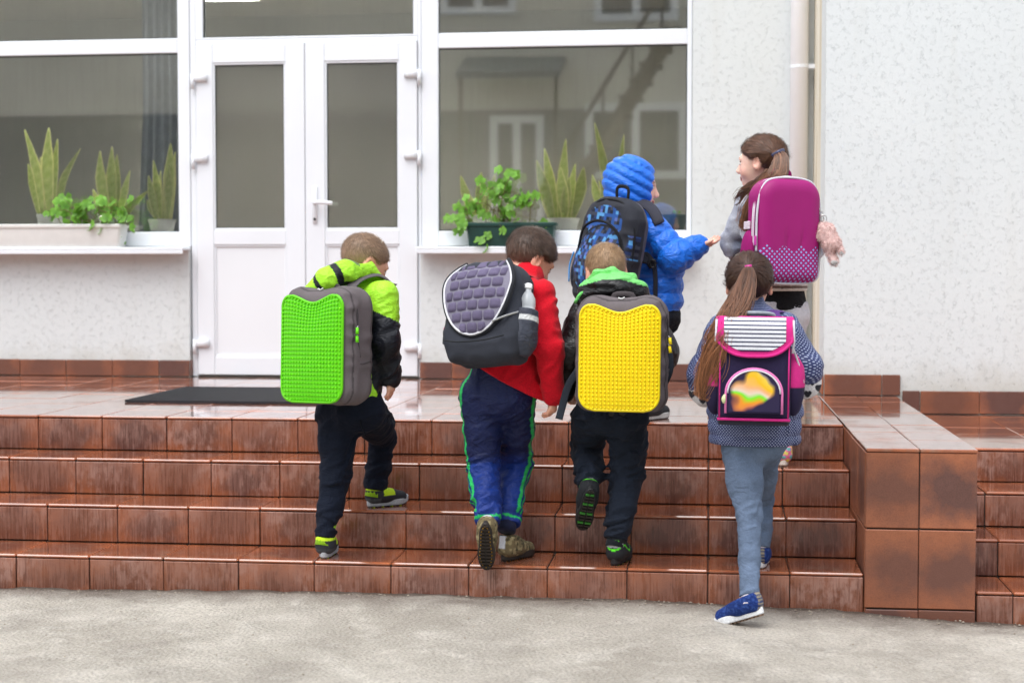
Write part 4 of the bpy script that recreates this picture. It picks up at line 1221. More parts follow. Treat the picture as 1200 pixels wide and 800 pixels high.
# ------------------------------------------------------------------ the six children
UPZ = np.array([0, 0, 1.0])
def shoe_at(J, a, heel, d, up, L, stl, lift=0):
    J['snap'] = J['an' + a]; J['snap_h'] = lift; shoe(J, np.asarray(heel), d, up, L, stl); J['snap'] = None
def zset(p, z): p = np.array(p); p[2] = z; return p
def sleeve(J, a, r, folds=True, ends=None):
    return chain([J['sh' + a], J['el' + a], J['wr' + a]], r)
SLIM = .90
def trousers(J, rL, rR, seat, mat, colfn, hem=.05, amp=.006, freq=34, waist=.10, h=.0055, wst=1.25, cuff=True, seat_dir=None, seam=None):
    parts = [cone(J['pel'] + [0, 0, waist * .6], J['pel'] - [0, 0, .03], seat * .92, seat, J['side'], wst)]
    folds, cuts, opn, pts = [], [], [], [J['pel'] + [0, 0, waist]]
    for a, r in (('L', rL), ('R', rR)):
        hp, kn, an = J['hip' + a], J['kn' + a], J['an' + a]
        pl = [hp, (hp + kn) / 2, kn, kn + (an - kn) * .55, an]
        r = [x * SLIM - .004 for x in r]; parts.append((chain(pl, r, k=.012), .03))
        l1 = np.linalg.norm(kn - hp); l2 = l1 + np.linalg.norm(an - kn)
        folds.append(near((hp + an) / 2, np.linalg.norm(hp - an) / 2 + .16, limb_twist([hp, kn, an], amp * 1.0, freq, ((l1, .07), (l2 - .03, .06), (0.02, .05))), 0.0))
        n = unit(an - kn); e = an + n * .004
        pts += [hp, kn, an]
        # a loose leg over a ribbed cuff
    for a in 'LR':
        kn, an = J['kn' + a], J['an' + a]; n = unit(an - kn)
        cp = near(an + n * .07, .085, (lambda pt, nn: (lambda X: -((X - pt) @ nn)))((an + n * .006).astype(np.float32), n.astype(np.float32)), 9.0)
        cuts.append(cp)
    base = union(parts, .03); top = plane(J['pel'] + [0, 0, waist], UPZ)
    def fn(X):
        d = base(X)
        for g in folds: d = d - g(X)
        d = smax(d, top(X), .01)
        for cp in cuts:
            e = -cp(X); m = e > -8; d = np.where(m, smax(d, np.where(m, e, -1), .006), d)
        return d
    lo, hi = bounds(pts, .13)
    o = sdf_obj('trousers', fn, lo, hi, h, mat, J['o'], colfn)
    if seam is not None:
        m = MB()
        for a, sg in (('L', -1), ('R', 1)):      # stitched patch pocket on the seat
            c_ = J['hip' + a] + np.array([0, -seat * .5, .02]); pts_ = []
            for dx, dz in ((-.035, .03), (.035, .03), (.035, -.03), (0, -.045), (-.035, -.03), (-.035, .03)):
                q = c_ + [dx, 0, dz]; y_ = np.linspace(q[1] - .12, q[1] + .06, 60); X_ = np.stack([np.full(60, q[0]), y_, np.full(60, q[2])], 1).astype(np.float32); d_ = fn(X_); i_ = int(np.argmax(d_ < 0)); pts_.append((q[0], y_[i_] - .001, q[2]))
            m.tube(pts_, .0022, 5, c=seam)
        m.build('pocket_stitching', M_cloth, o, True, True)
    return o

# ---------------------------------------------------------------- child with the lime bag
def kid1():
    J = dict(hs=1.04, side=frame(.42)[0], HR=frame(1.0, .52, .05), hd=P(427, 308, .30), nk=P(420, 340, .24), ch=P(416, 385, .20), pel=P(412, 470, .18), floor=H,
             shR=P(449, 347, .13), elR=P(452, 400, .10), wrR=P(456, 441, .15), shL=P(392, 352, .27), elL=P(377, 412, .30), wrL=P(369, 449, .32),
             hipL=P(395, 483, .18), knL=P(394, 556, .15), anL=P(381, 629, .075), hipR=P(431, 480, .18), knR=P(449, 513, .42), anR=P(439, 572, .385),
             ftL=unit((-.05, 1, 0)), ftR=unit((.75, .65, 0)), hands=.98, skin=srgb(226, 178, 154))
    J['handR'] = (0, (.16, .1, -1), (-1, .1, 0), 1, .42); J['handL'] = (0, (-.1, .1, -1), (1, .2, 0), -1, .5)
    person(J, 'child with cropped light brown hair, lime and black jacket and dark joggers, looking down')
    hair_cap(J, srgb(146, 118, 94), .003, -.066, .056, .0005, 11000, (.008, .013), lift=.10, swirl=.25, fade=.75, var=.22)
    LIME, BLK, OLV = srgb(168, 236, 48), srgb(16, 20, 30), srgb(118, 140, 96)
    tor = [P(411, 452, .17), P(415, 410, .17), P(419, 362, .19), P(423, 343, .22)]
    parts = [chain(tor, [.104, .103, .098, .064], J['side'], 1.22), (cone(J['shL'], J['shR'], .052, .052), .05),
             (chain([J['shR'], J['elR'], J['wrR']], [.060, .054, .044]), .02), (chain([J['shL'], J['elL'], J['wrL']], [.058, .05, .042]), .02),
             (cone(P(424, 338, .24), P(426, 326, .27), .060, .055), .02)]
    al = along([J['shR'], J['elR'], J['wrR']])
    def col(V):
        C = np.tile(LIME, (len(V), 1))
        S, D = al(V.astype(np.float32)); m = (D < .082) & (S > .075 + .03 * (V[:, 0] - J['shR'][0]) / .06); C[m] = BLK
        S2, D2 = along([J['shL'], J['elL'], J['wrL']])(V.astype(np.float32)); C[(D2 < .066) & (S2 > .07)] = BLK
        z = V[:, 2]; zb = P(440, 372, .15)[2]; zc = P(440, 400, .15)[2]
        C[(D > .082) & (z < zb) & (z > zc) & (V[:, 0] > tor[1][0])] = BLK
        return C
    el = np.linalg.norm(J['elR'] - J['shR']); wl_ = el + np.linalg.norm(J['wrR'] - J['elR'])
    garment('jacket', J, parts, M_nylon, col, cut=[], folds=[limb_twist([J['shR'], J['elR'], J['wrR']], .006, 30, ((el, .09), (wl_, .09)))],
            pts=tor + [J[x] for x in ('shL', 'shR', 'elL', 'elR', 'wrL', 'wrR')], pads=.16)
    m = MB(); d = unit(J['wrR'] - J['elR']); m.tube([J['wrR'] - d * .01, J['wrR'] + d * .012, J['wrR'] + d * .022, J['wrR'] + d * .018], [.042, .043, .038, .026], 18, c=BLK); m.build('cuff', M_nylon, J['o'], True, True)
    # hood lying over the bag
    hp = [P(366, 341, .06), P(384, 327, .05), P(405, 318, .09), P(428, 316, .17), P(444, 328, .21)]
    hfn = union([chain(hp, [.030, .042, .044, .034, .022], (0, .5, 1), 1.0, k=.02), (ell(P(402, 322, .15), (.08, .06, .028)), .03)], .03)
    hdip = ell(P(412, 303, .16), (.075, .075, .030))
    al2 = along(hp)
    def fnh(X):
        d = hfn(X) - .004 * (1 - 2 * np.abs(vnoise(X * 26 + 3)))
        return smax(d, -hdip(X), .012)
    def colh(V):
        S, D = al2(V.astype(np.float32)); C = np.tile(LIME, (len(V), 1)); C[((S > .036) & (S < .056)) | ((S > .098) & (S < .128))] = BLK
        C[(S > .10) & (S < .16) & (V[:, 2] < P(395, 330, .1)[2])] = BLK
        C[(hdip(V.astype(np.float32)) < .016) & (S < .2)] = OLV; C[(hdip(V.astype(np.float32)) < .016) & (S < .13) & (S > .098)] = BLK
        return C
    lo, hi = bounds(hp, .09); sdf_obj('hood', fnh, lo, hi, .005, M_nylon, J['o'], colh)
    NAVY = srgb(20, 26, 40)
    trousers(J, [.085, .082, .064, .054, .045], [.082, .080, .060, .054, .046], .098, M_cloth, NAVY, amp=.006, waist=.05)
    m = MB(); q = P(421, 486, .09); m.tube(spline([q, q + [.012, -.01, -.04], q + [.025, 0, -.075]], 8), .004, 6, c=BLK); m.build('drawcord', M_cloth, J['o'], True, True)
    G, LM, GR = srgb(70, 74, 78), srgb(190, 225, 40), srgb(46, 48, 54)
    def sc(q):
        C = np.tile(GR, (len(q), 1)); C[q[:, 2] > .068] = LM; C[(np.abs(q[:, 0] - .09) < .03) & (q[:, 2] > .045) & (np.abs(q[:, 1]) > .018)] = LM; C[(q[:, 2] < .034) & (q[:, 0] < .05)] = G; return C
    stl = dict(col=sc, sole=srgb(176, 182, 186), under=srgb(70, 72, 74), lug=LM, lace=srgb(40, 42, 48), high=.068, th=.022, mat=M_pack)
    h1 = zset(P(381, 655, .045), H + .004); shoe_at(J, 'L', h1, (-.06, 1, 0), UPZ, .20, stl)
    h2 = zset(P(429, 596, .345), 2 * H + .004); shoe_at(J, 'R', h2, (.62, .55, 0), UPZ, .19, stl)
    for a in 'LR': socks(J, a, srgb(150, 200, 40), .036)
    return J
# ---------------------------------------------------------------- child in red fleece
def kid2():
    J = dict(hs=1.06, side=frame(.5)[0], HR=frame(.92, .62, .12), hd=P(621, 303, .30), nk=P(612, 334, .20), ch=P(598, 382, .13), pel=P(584, 455, .08), floor=H,
             shR=P(633, 346, .05), elR=P(643, 408, -.01), wrR=P(648, 464, .03), shL=P(574, 342, .25), elL=P(566, 395, .34), wrL=P(580, 385, .46),
             hipL=P(563, 462, .08), knL=P(566, 545, .10), anL=P(572, 612, -.02), hipR=P(605, 462, .10), knR=P(604, 543, .25), anR=P(595, 612, .10),
             ftL=unit((0, .4, -1)), ftR=unit((.45, .9, 0)), skin=srgb(228, 176, 150), brow=srgb(60, 44, 36))
    J['handR'] = (0, (-.02, .08, -1), (-1, .2, 0), 1, .65); J['handL'] = (0, (.3, 1, .2), (0, 0, -1), -1, .8)
    person(J, 'child with brown hair in a red fleece and blue tracksuit trousers with green side stripes')
    hair_cap(J, srgb(82, 62, 50), .006, -.058, .056, .0015, 11000, (.014, .022), lift=.12, fade=.25, var=.28)
    RED, BLUE, BLU2, GRN = srgb(204, 12, 34), srgb(8, 24, 72), srgb(10, 46, 124), srgb(36, 190, 96)
    tor = [P(587, 452, .08), P(592, 415, .09), P(600, 375, .12), P(610, 345, .17)]
    hemn = unit(P(555, 430, .05) - P(628, 470, .05)); hn = np.array([hemn[2], 0, -hemn[0]]); hn = hn if hn[2] < 0 else -hn
    parts = [chain(tor, [.118, .106, .098, .072], J['side'], 1.12), (cone(P(606, 440, .08), P(616, 462, .08), .085, .085), .05), (cone(J['shL'], J['shR'], .052), .05),
             (chain([J['shR'], J['elR'], J['wrR']], [.056, .050, .038]), .004), (chain([J['shL'], J['elL'], J['wrL']], [.06, .052, .042]), .025),
             (cone(P(613, 340, .2), P(618, 325, .25), .062, .058), .025)]
    el = np.linalg.norm(J['elR'] - J['shR'])
    garment('fleece_jacket', J, parts, M_fleece, RED, cut=[(P(588, 443, .06), hn)], open_=[], folds=[limb_twist([J['shR'], J['elR'], J['wrR']], .006, 22, ((el, .1), (.02, .07))), limb_twist(tor, .004, 20, ((0, .08),))],
            pts=tor + [J[x] for x in ('shL', 'shR', 'elL', 'elR', 'wrL', 'wrR')] + [P(622, 480, .05)], pads=.16)
    axes = {a: along([J['hip' + a], J['kn' + a], J['an' + a]]) for a in 'LR'}
    def tcol(V):
        C = np.tile(BLUE, (len(V), 1)); X = V.astype(np.float32)
        SL, DL = axes['L'](X); SR, DR = axes['R'](X); left = DL < DR; S = np.where(left, SL, SR)
        k1 = np.linalg.norm(J['knL'] - J['hipL']); t = np.clip((S - k1 + .05) / .06, 0, 1)[:, None]; C = C * (1 - t) + BLU2 * t
        for a, mm, sg in (('L', left, -1), ('R', ~left, 1)):
            pl = [J['hip' + a], J['kn' + a], J['an' + a]]; l1 = np.linalg.norm(pl[1] - pl[0]); l2 = np.linalg.norm(pl[2] - pl[1])
            ctr = np.where((S < l1)[:, None], pl[0] + np.clip(S / l1, 0, 1)[:, None] * (pl[1] - pl[0]), pl[1] + np.clip((S - l1) / l2, 0, 1)[:, None] * (pl[2] - pl[1]))
            o = V - ctr; ang = np.arctan2(o[:, 0] * sg, -o[:, 1])       # 0 = towards the back, pi/2 = outer side
            aim = (1.12 if a == 'R' else .98) + .12 * np.sin(S * 9); m = mm & (np.abs(ang - aim) < .15) & (S < l1 + l2 - .035); C[m] = GRN
            m = mm & (np.abs(ang - aim - .42) < .07) & (S < l1 + l2 - .035) & (S > .1); C[m] = GRN
            C[mm & (np.abs(S - (l1 + l2 - .014)) < .0045)] = GRN
        return C
    trousers(J, [.086, .084, .070, .064, .048], [.086, .082, .066, .060, .048], .094, M_nylon, tcol, amp=.006, waist=.09)
    CAMO = [srgb(112, 100, 74), srgb(150, 138, 104), srgb(70, 66, 48)]
    def sc(q):
        n = vnoise((q * 70).astype(np.float32)); n2 = vnoise((q * 95 + 7).astype(np.float32)); C = np.tile(CAMO[0], (len(q), 1)); C[n > .18] = CAMO[1]; C[n2 > .3] = CAMO[2]
        C[(q[:, 0] < .012) & (q[:, 2] > .05) & (np.abs(q[:, 1]) < .015)] = srgb(206, 208, 214); return C
    stl = dict(col=sc, sole=srgb(48, 42, 38), under=srgb(46, 37, 30), high=.085, th=.024, line2=srgb(190, 140, 30), lace=srgb(200, 200, 190), spring=.004)
    shoe_at(J, 'L', P(570, 619, -.085), (-.02, .30, -.95), (0, .95, .30), .20, stl, .078)
    stl2 = dict(stl); h = zset(P(591, 658, .05), H + .004); shoe_at(J, 'R', h, (.5, .85, 0), UPZ, .195, stl2)
    for a in 'LR': socks(J, a, srgb(30, 34, 60), .036)
    return J
# ---------------------------------------------------------------- child with the yellow bag
def kid3():
    J = dict(hs=1.0, side=frame(.05)[0], HR=frame(-.28, .48, -.06), hd=P(710, 319, .22), nk=P(716, 348, .16), ch=P(724, 385, .12), pel=P(717, 470, .10), floor=H,
             shL=P(690, 366, .12), elL=P(667, 412, .08), wrL=P(661, 458, .15), shR=P(758, 368, .14), elR=P(777, 412, .12), wrR=P(766, 440, .26),
             hipL=P(697, 480, .10), knL=P(687, 522, .26), anL=P(690, 568, .09), hipR=P(737, 480, .10), knR=P(735, 556, .15), anR=P(722, 630, .07),
             ftL=unit((-.15, .3, -.9)), ftR=unit((.2, 1, 0)), skin=srgb(230, 184, 160))
    J['handL'] = (0, (.15, .9, -.5), (1, 0, 0), -1, .6); J['handR'] = (0, (-.3, .9, .1), (-1, 0, 0), 1, .6)
    person(J, 'child with cropped fair hair, shiny black jacket with green lined hood and dark trousers')
    hair_cap(J, srgb(166, 134, 100), .003, -.068, .056, .0005, 11000, (.008, .013), lift=.10, swirl=.25, fade=.65, var=.22)
    BLK, GRN = srgb(14, 15, 18), srgb(118, 214, 112)
    tor = [P(720, 470, .10), P(722, 420, .10), P(724, 375, .12), P(722, 352, .15)]
    parts = [chain(tor, [.105, .108, .105, .07], J['side'], 1.25), (cone(J['shL'], J['shR'], .054), .05),
             (chain([J['shL'], J['elL'], J['wrL']], [.060, .055, .044]), .02), (chain([J['shR'], J['elR'], J['wrR']], [.060, .055, .044]), .02)]
    el = np.linalg.norm(J['elL'] - J['shL'])
    garment('jacket', J, parts, M_puff, BLK, folds=[limb_twist([J['shL'], J['elL'], J['wrL']], .008, 24, ((el, .12), (.02, .06)))],
            pts=tor + [J[x] for x in ('shL', 'shR', 'elL', 'elR', 'wrL', 'wrR')], pads=.16)
    c0 = P(717, 338, .10); hp = [P(682, 352, .04), P(690, 341, .05), P(706, 336, .03), P(726, 335, .03), P(748, 340, .06), P(757, 350, .10)]
    hfn = union([chain(hp, [.020, .034, .042, .042, .034, .022], k=.02), (ell(P(718, 342, .10), (.10, .075, .032)), .03), (chain([P(690, 332, .14), P(700, 322, .09), P(718, 319, .075), P(740, 326, .12), P(748, 334, .17)], [.014, .014, .014, .014, .012]), .02)], .03)
    dip = ell(P(716, 322, .17), (.072, .085, .060))
    def fnh(X):
        d = hfn(X) - .005 * (1 - 2 * np.abs(vnoise(X * np.array((16, 16, 40), np.float32) + 5)))
        return smax(d, -dip(X), .012)
    def colh(V):
        C = np.tile(BLK, (len(V), 1)); z = V[:, 2]; e = P(0, 331, .08)[2] - .10 * np.abs(V[:, 0] - P(715, 320, .1)[0]) ** 1.0
        C[(z > P(717, 327, .08)[2] - .28 * np.maximum(0, np.abs(V[:, 0] - P(719, 320, .1)[0]) - .03))] = GRN
        return C
    lo, hi = bounds(hp + [P(716, 315, .15)], .09); sdf_obj('hood', fnh, lo, hi, .005, M_puff, J['o'], colh)
    m = MB(); m.tube(spline([P(674, 355, .03), P(680, 345, .02), P(690, 338, .03), P(697, 328, .08)], 10), .007, 6, c=GRN); m.build('hood_trim', M_cloth, J['o'], True, True)
    DK = srgb(26, 34, 48)
    trousers(J, [.085, .080, .066, .060, .048], [.082, .080, .064, .058, .050], .100, M_denim, DK, amp=.008, freq=36, waist=.06, seam=srgb(16, 20, 28))
    GL = srgb(90, 220, 40)
    def sc(q):
        C = np.tile(srgb(34, 36, 40), (len(q), 1)); C[(q[:, 2] > .078)] = srgb(20, 22, 24)
        C[np.abs(q[:, 2] - .060 - .012 * np.sin(q[:, 0] * 60)) < .0028] = GL; C[(np.abs(q[:, 2] - .074) < .006) & (q[:, 0] < .02)] = srgb(190, 194, 196)
        C[(np.abs(q[:, 2] - .088) < .004) & (np.abs(q[:, 1]) < .022)] = GL; return C
    stl = dict(col=sc, sole=srgb(34, 34, 36), under=srgb(38, 34, 30), lug=srgb(50, 120, 40), high=.088, th=.024, mat=M_pack, spring=.01)
    shoe_at(J, 'L', P(693, 574, .03), (-.20, .42, -.86), (-.1, .86, .42), .205, stl, .078)
    h = zset(P(719, 664, .035), H + .004); shoe_at(J, 'R', h, (.22, 1, 0), UPZ, .20, stl)
    for a in 'LR': socks(J, a, srgb(30, 34, 40), .036)
    return J
# ---------------------------------------------------------------- child in the dotted navy coat
def kid4():
    J = dict(hs=1.03, side=frame(0)[0], HR=frame(.03, .10, 0), hd=P(878, 334, -.02), nk=P(880, 368, -.05), ch=P(884, 420, -.08), pel=P(886, 505, -.12), floor=.03,
             shL=P(848, 390, -.06), elL=P(827, 438, -.06), wrL=P(826, 466, .04), shR=P(918, 388, -.06), elR=P(943, 430, -.06), wrR=P(946, 452, .06),
             hipL=P(868, 528, -.12), knL=P(878, 603, -.20), anL=P(878, 698, -.36), hipR=P(896, 528, -.08), knR=P(894, 586, .14), anR=P(891, 640, .075),
             ftL=unit((-.7, .4, -.5)), ftR=unit((.1, 1, 0)), skin=srgb(226, 176, 150), brow=srgb(60, 44, 36))
    J['handL'] = (0, (.3, 1, -.1), (1, 0, 0), -1, .6); J['handR'] = (0, (-.3, 1, .1), (-1, 0, 0), 1, .6)
    person(J, 'child with a long brown ponytail in a navy coat with white dots and grey leggings')
    gz = P(877, 314, -.13); HC = srgb(74, 48, 36)
    hair_cap(J, HC, .010, -.070, .056, .002, 7000, (.03, .05), gather=gz, lift=.06, var=.28)
    ponytail(J['o'], [gz + [0, .02, 0], P(876, 322, -.18), P(869, 345, -.23), P(858, 372, -.28), P(843, 400, -.30), P(834, 430, -.29), P(824, 466, -.27)], [.012, .022, .036, .044, .046, .040, .020], HC, 1900, 22, .022, tipcol=srgb(142, 92, 58))
    MB().tube([gz + [-.012, -.02, 0], gz + [.012, -.022, .004]], .010, 10, c=srgb(190, 40, 130)).build('hair_bobble', M_plast, J['o'], True, True)
    NAVY = srgb(44, 54, 100)
    tor = [P(885, 508, -.10), P(885, 470, -.10), P(884, 420, -.08), P(882, 385, -.06), P(880, 372, -.05)]
    parts = [chain(tor, [.128, .132, .118, .085, .065], J['side'], 1.27), (cone(J['shL'], J['shR'], .058), .05),
             (chain([J['shL'], J['elL'], J['elL'] + [-.004, .02, -.03]], [.066, .064, .062]), .02), (chain([J['shR'], J['elR'], J['elR'] + [.004, .02, -.028]], [.066, .064, .062]), .02),
             (cone(P(880, 368, -.04), P(879, 354, -.03), .058, .054), .02)]
    def quilt(X):
        z = (X[:, 2] - tor[0][2]) / .058; b = np.abs(np.sin(np.pi * z)) ** .6
        low = np.exp(-((X[:, 2] - tor[0][2] - .02) / .10) ** 2)
        return .008 * b * (.4 + .6 * low) - .004 + .004 * (1 - 2 * np.abs(vnoise(X * np.array((30, 30, 14), np.float32))))
    def dots(V):
        a = np.arctan2(V[:, 0] - J['ch'][0], -(V[:, 1] - J['ch'][1])); return {'dots': np.stack([a * .16, V[:, 2] + 0 * a, 0 * a], 1)}
    k = NT('dotted_navy_nylon'); uv = k.attr('dots', 'Vector')
    rot = k.n('Mapping'); k.set(rot.inputs['Vector'], uv); rot.inputs['Rotation'].default_value = (0, 0, math.radians(45))
    vd = k.voro(rot.outputs[0], 122, rnd=0.06, dim='2D').outputs['Distance']
    dot = k.ramp(vd, [(.20, 1), (.27, 0)])
    k.p(Base__Color=k.mix(dot, k.mix(k.noise(k.coord(), 14, 3), srgb(34, 44, 88), srgb(48, 60, 108)), srgb(176, 186, 214)), Roughness=.55, Normal=k.bump(k.noise(k.coord(), 60, 4, .6, 1), .3, .006))
    garment('coat', J, parts, k.m, NAVY, cut=[(P(885, 521, -.12), (0, 0, -1)), (J['elL'] + [-.006, .02, -.05], (-.15, .35, -1)), (J['elR'] + [.006, .02, -.048], (.15, .35, -1))][:1], folds=[quilt],
            open_=[(P(885, 521, -.12), (0, 0, -1), .02)], pts=tor + [J[x] for x in ('shL', 'shR', 'elL', 'elR')], pads=.16, attrfn=dots)
    # knitted sleeves with dark hearts coming out of the coat sleeves
    W, D = srgb(226, 224, 226), srgb(44, 44, 52)
    for a, sg in (('L', -1), ('R', 1)):
        e0 = J['el' + a] + np.array([sg * .006, .01, -.03]); e1 = J['wr' + a]
        hs_ = [e0 + np.array(o) for o in ((sg * .02, -.048, -.020), (-sg * .022, -.045, -.035), (sg * .045, -.012, -.045), (sg * .004, -.04, -.066))]
        def hc(V, hs_=hs_):
            C = np.tile(W, (len(V), 1))
            for h_ in hs_:
                q = V - h_; x, z = q[:, 0] / .0125, q[:, 2] / .0125 + .2
                m = (np.linalg.norm(q, axis=1) < .04) & ((x * x + z * z - 1) ** 3 - x * x * z ** 3 < 0); C[m] = D
            return C
        fn = union([chain([e0 + [0, 0, .02], e0 + [0, .01, -.03], e1], [.050, .052, .036])], .01)
        lo, hi = bounds([e0, e1], .09); sdf_obj('knit_sleeve', lambda X: fn(X) - .002 * vnoise(X * 60), lo, hi, .004, M_fleece, J['o'], hc)
    LG = srgb(102, 118, 142)
    trousers(J, [.080, .073, .050, .046, .040], [.066, .058, .046, .043, .040], .090, M_denim, LG, amp=.0035, freq=44, waist=.04)
    BL = srgb(30, 52, 112)
    def sc(q):
        C = np.tile(BL, (len(q), 1)); m = (vnoise((q * 160).astype(np.float32)) > .3); C[m] = srgb(50, 76, 140)
        m = (q[:, 0] < .02) & (np.abs(q[:, 1]) < .016); C[m] = srgb(150, 140, 122); C[m & (np.sin(q[:, 2] * 520) > .2)] = srgb(58, 66, 100); return C
    stl = dict(col=sc, sole=srgb(226, 228, 230), under=srgb(128, 104, 84), high=.062, th=.024, spring=.006)
    shoe_at(J, 'L', P(883, 722, -.40) + [0, 0, .004], (-.62, .42, -.30), (-.35, .25, 1), .205, stl, .07)
    shoe_at(J, 'R', zset(P(893, 664, .04), H + .004), (.05, 1, 0), UPZ, .20, stl)
    PK = srgb(238, 120, 170)
    for a in 'LR':
        an, kn = J['an' + a], J['kn' + a]; d = unit(kn - an); m = MB()
        for i in range(5): q = an - d * (.036 - .013 * i); m.tube([q, q + d * .0125], .0295, 14, c=PK if i % 2 else srgb(236, 226, 232))
        m.build('striped_sock', M_fleece, J['o'], True, True)
    return J
# ---------------------------------------------------------------- child in the blue puffer jacket
def kid5():
    J = dict(hs=1.03, side=frame(.75)[0], HR=frame(1.5, .10, .0), hd=P(743, 219, 1.12), nk=P(748, 256, 1.10), ch=P(760, 300, 1.08), pel=P(764, 362, 1.08), floor=LZ,
             shR=P(768, 274, .99), elR=P(791, 301, .95), wrR=P(818, 288, 1.0), shL=P(752, 276, 1.22), elL=P(776, 322, 1.30), wrL=P(781, 324, 1.17),
             hipR=P(764, 372, 1.02), knR=P(759, 425, 1.04), anR=P(758, 472, .99), hipL=P(752, 372, 1.12), knL=P(750, 425, 1.2), anL=P(747, 470, 1.2),
             ftL=unit((.6, .8, 0)), ftR=unit((.6, .8, 0)), skin=srgb(232, 184, 164), hands=1.0)
    J['handR'] = (0, (1, .15, .22), (-.1, -.35, 1), 1, .28); J['handL'] = (0, (.6, -.5, .2), (0, 0, 1), -1, .6)
    person(J, 'child in a quilted blue puffer jacket with the hood up, holding out one hand')
    BLUE = srgb(20, 112, 226)
    tor = [P(766, 352, 1.08), P(765, 320, 1.08), P(760, 288, 1.08), P(754, 266, 1.09)]
    ar, al_ = [J['shR'], J['elR'], J['wrR']], [J['shL'], J['elL'], J['wrL']]
    body = union([chain(tor, [.116, .118, .112, .080], J['side'], 1.14), (cone(J['shL'], J['shR'], .06), .05)], .03)
    armR, armL = chain(ar, [.068, .068, .046]), chain(al_, [.066, .062, .048])
    aR, aL, aT = along([P(760, 256, 1.02)] + ar), along(al_), along([tor[0] - [0, 0, .04]] + tor)
    puff = lambda s, l, amp: amp * (np.abs(np.sin(np.pi * s / l)) ** .7) - amp * .5
    def fn(X):
        wr = .0035 * (1 - 2 * np.abs(vnoise(X * 34)))
        d = body(X) - puff(aT(X)[0] + .02 * X[:, 0], .066, .011) - wr
        d = smin(d, armR(X) - puff(aR(X)[0], .058, .010) - wr, .012); return smin(d, armL(X) - puff(aL(X)[0], .058, .010), .012)
    lo, hi = bounds(tor + ar + al_, .15); sdf_obj('puffer_jacket', fn, lo, hi, .0052, M_puff, J['o'], BLUE)
    R = J['HR']; hd = J['hd']; hb = union([ell((0, -.024, .024), (.104, .116, .112)), (ell((0, .010, -.035), (.088, .085, .085)), .05), (cone((0, -.03, -.08), (0, -.03, -.15), .084, .10), .05)], .04)
    hole = union([ell((0, .115, -.018), (.068, .075, .088))], 0)
    Rf, hf = R.astype(np.float32), hd.astype(np.float32)
    def fh(X):
        q = (X - hf) @ Rf.T
        sline = q[:, 2] + .42 * q[:, 1] + 1.0
        d = hb(q) - puff(sline + .005 * vnoise(X * 9), .044, .010) - .0016 * (1 - 2 * np.abs(vnoise(X * 38)))
        return smax(d, -hole(q), .012)
    lo, hi = bounds([hd, hd - [0, 0, .06]], .22); sdf_obj('hood', fh, lo, hi, .005, M_puff, J['o'], BLUE)
    trousers(J, [.075, .075, .06, .056, .05], [.078, .078, .062, .056, .05], .10, M_cloth, srgb(28, 30, 38), waist=.02)
    def sc(q): C = np.tile(srgb(60, 62, 66), (len(q), 1)); C[q[:, 2] > .06] = srgb(120, 124, 126); return C
    stl = dict(col=sc, sole=srgb(206, 208, 206), under=srgb(90, 90, 90), high=.07, th=.022)
    shoe_at(J, 'R', zset(P(760, 490, .97), LZ + .004), (.5, .8, 0), UPZ, .20, stl); shoe_at(J, 'L', zset(P(756, 484, 1.16), LZ + .004), (.5, .8, 0), UPZ, .20, stl)
    return J
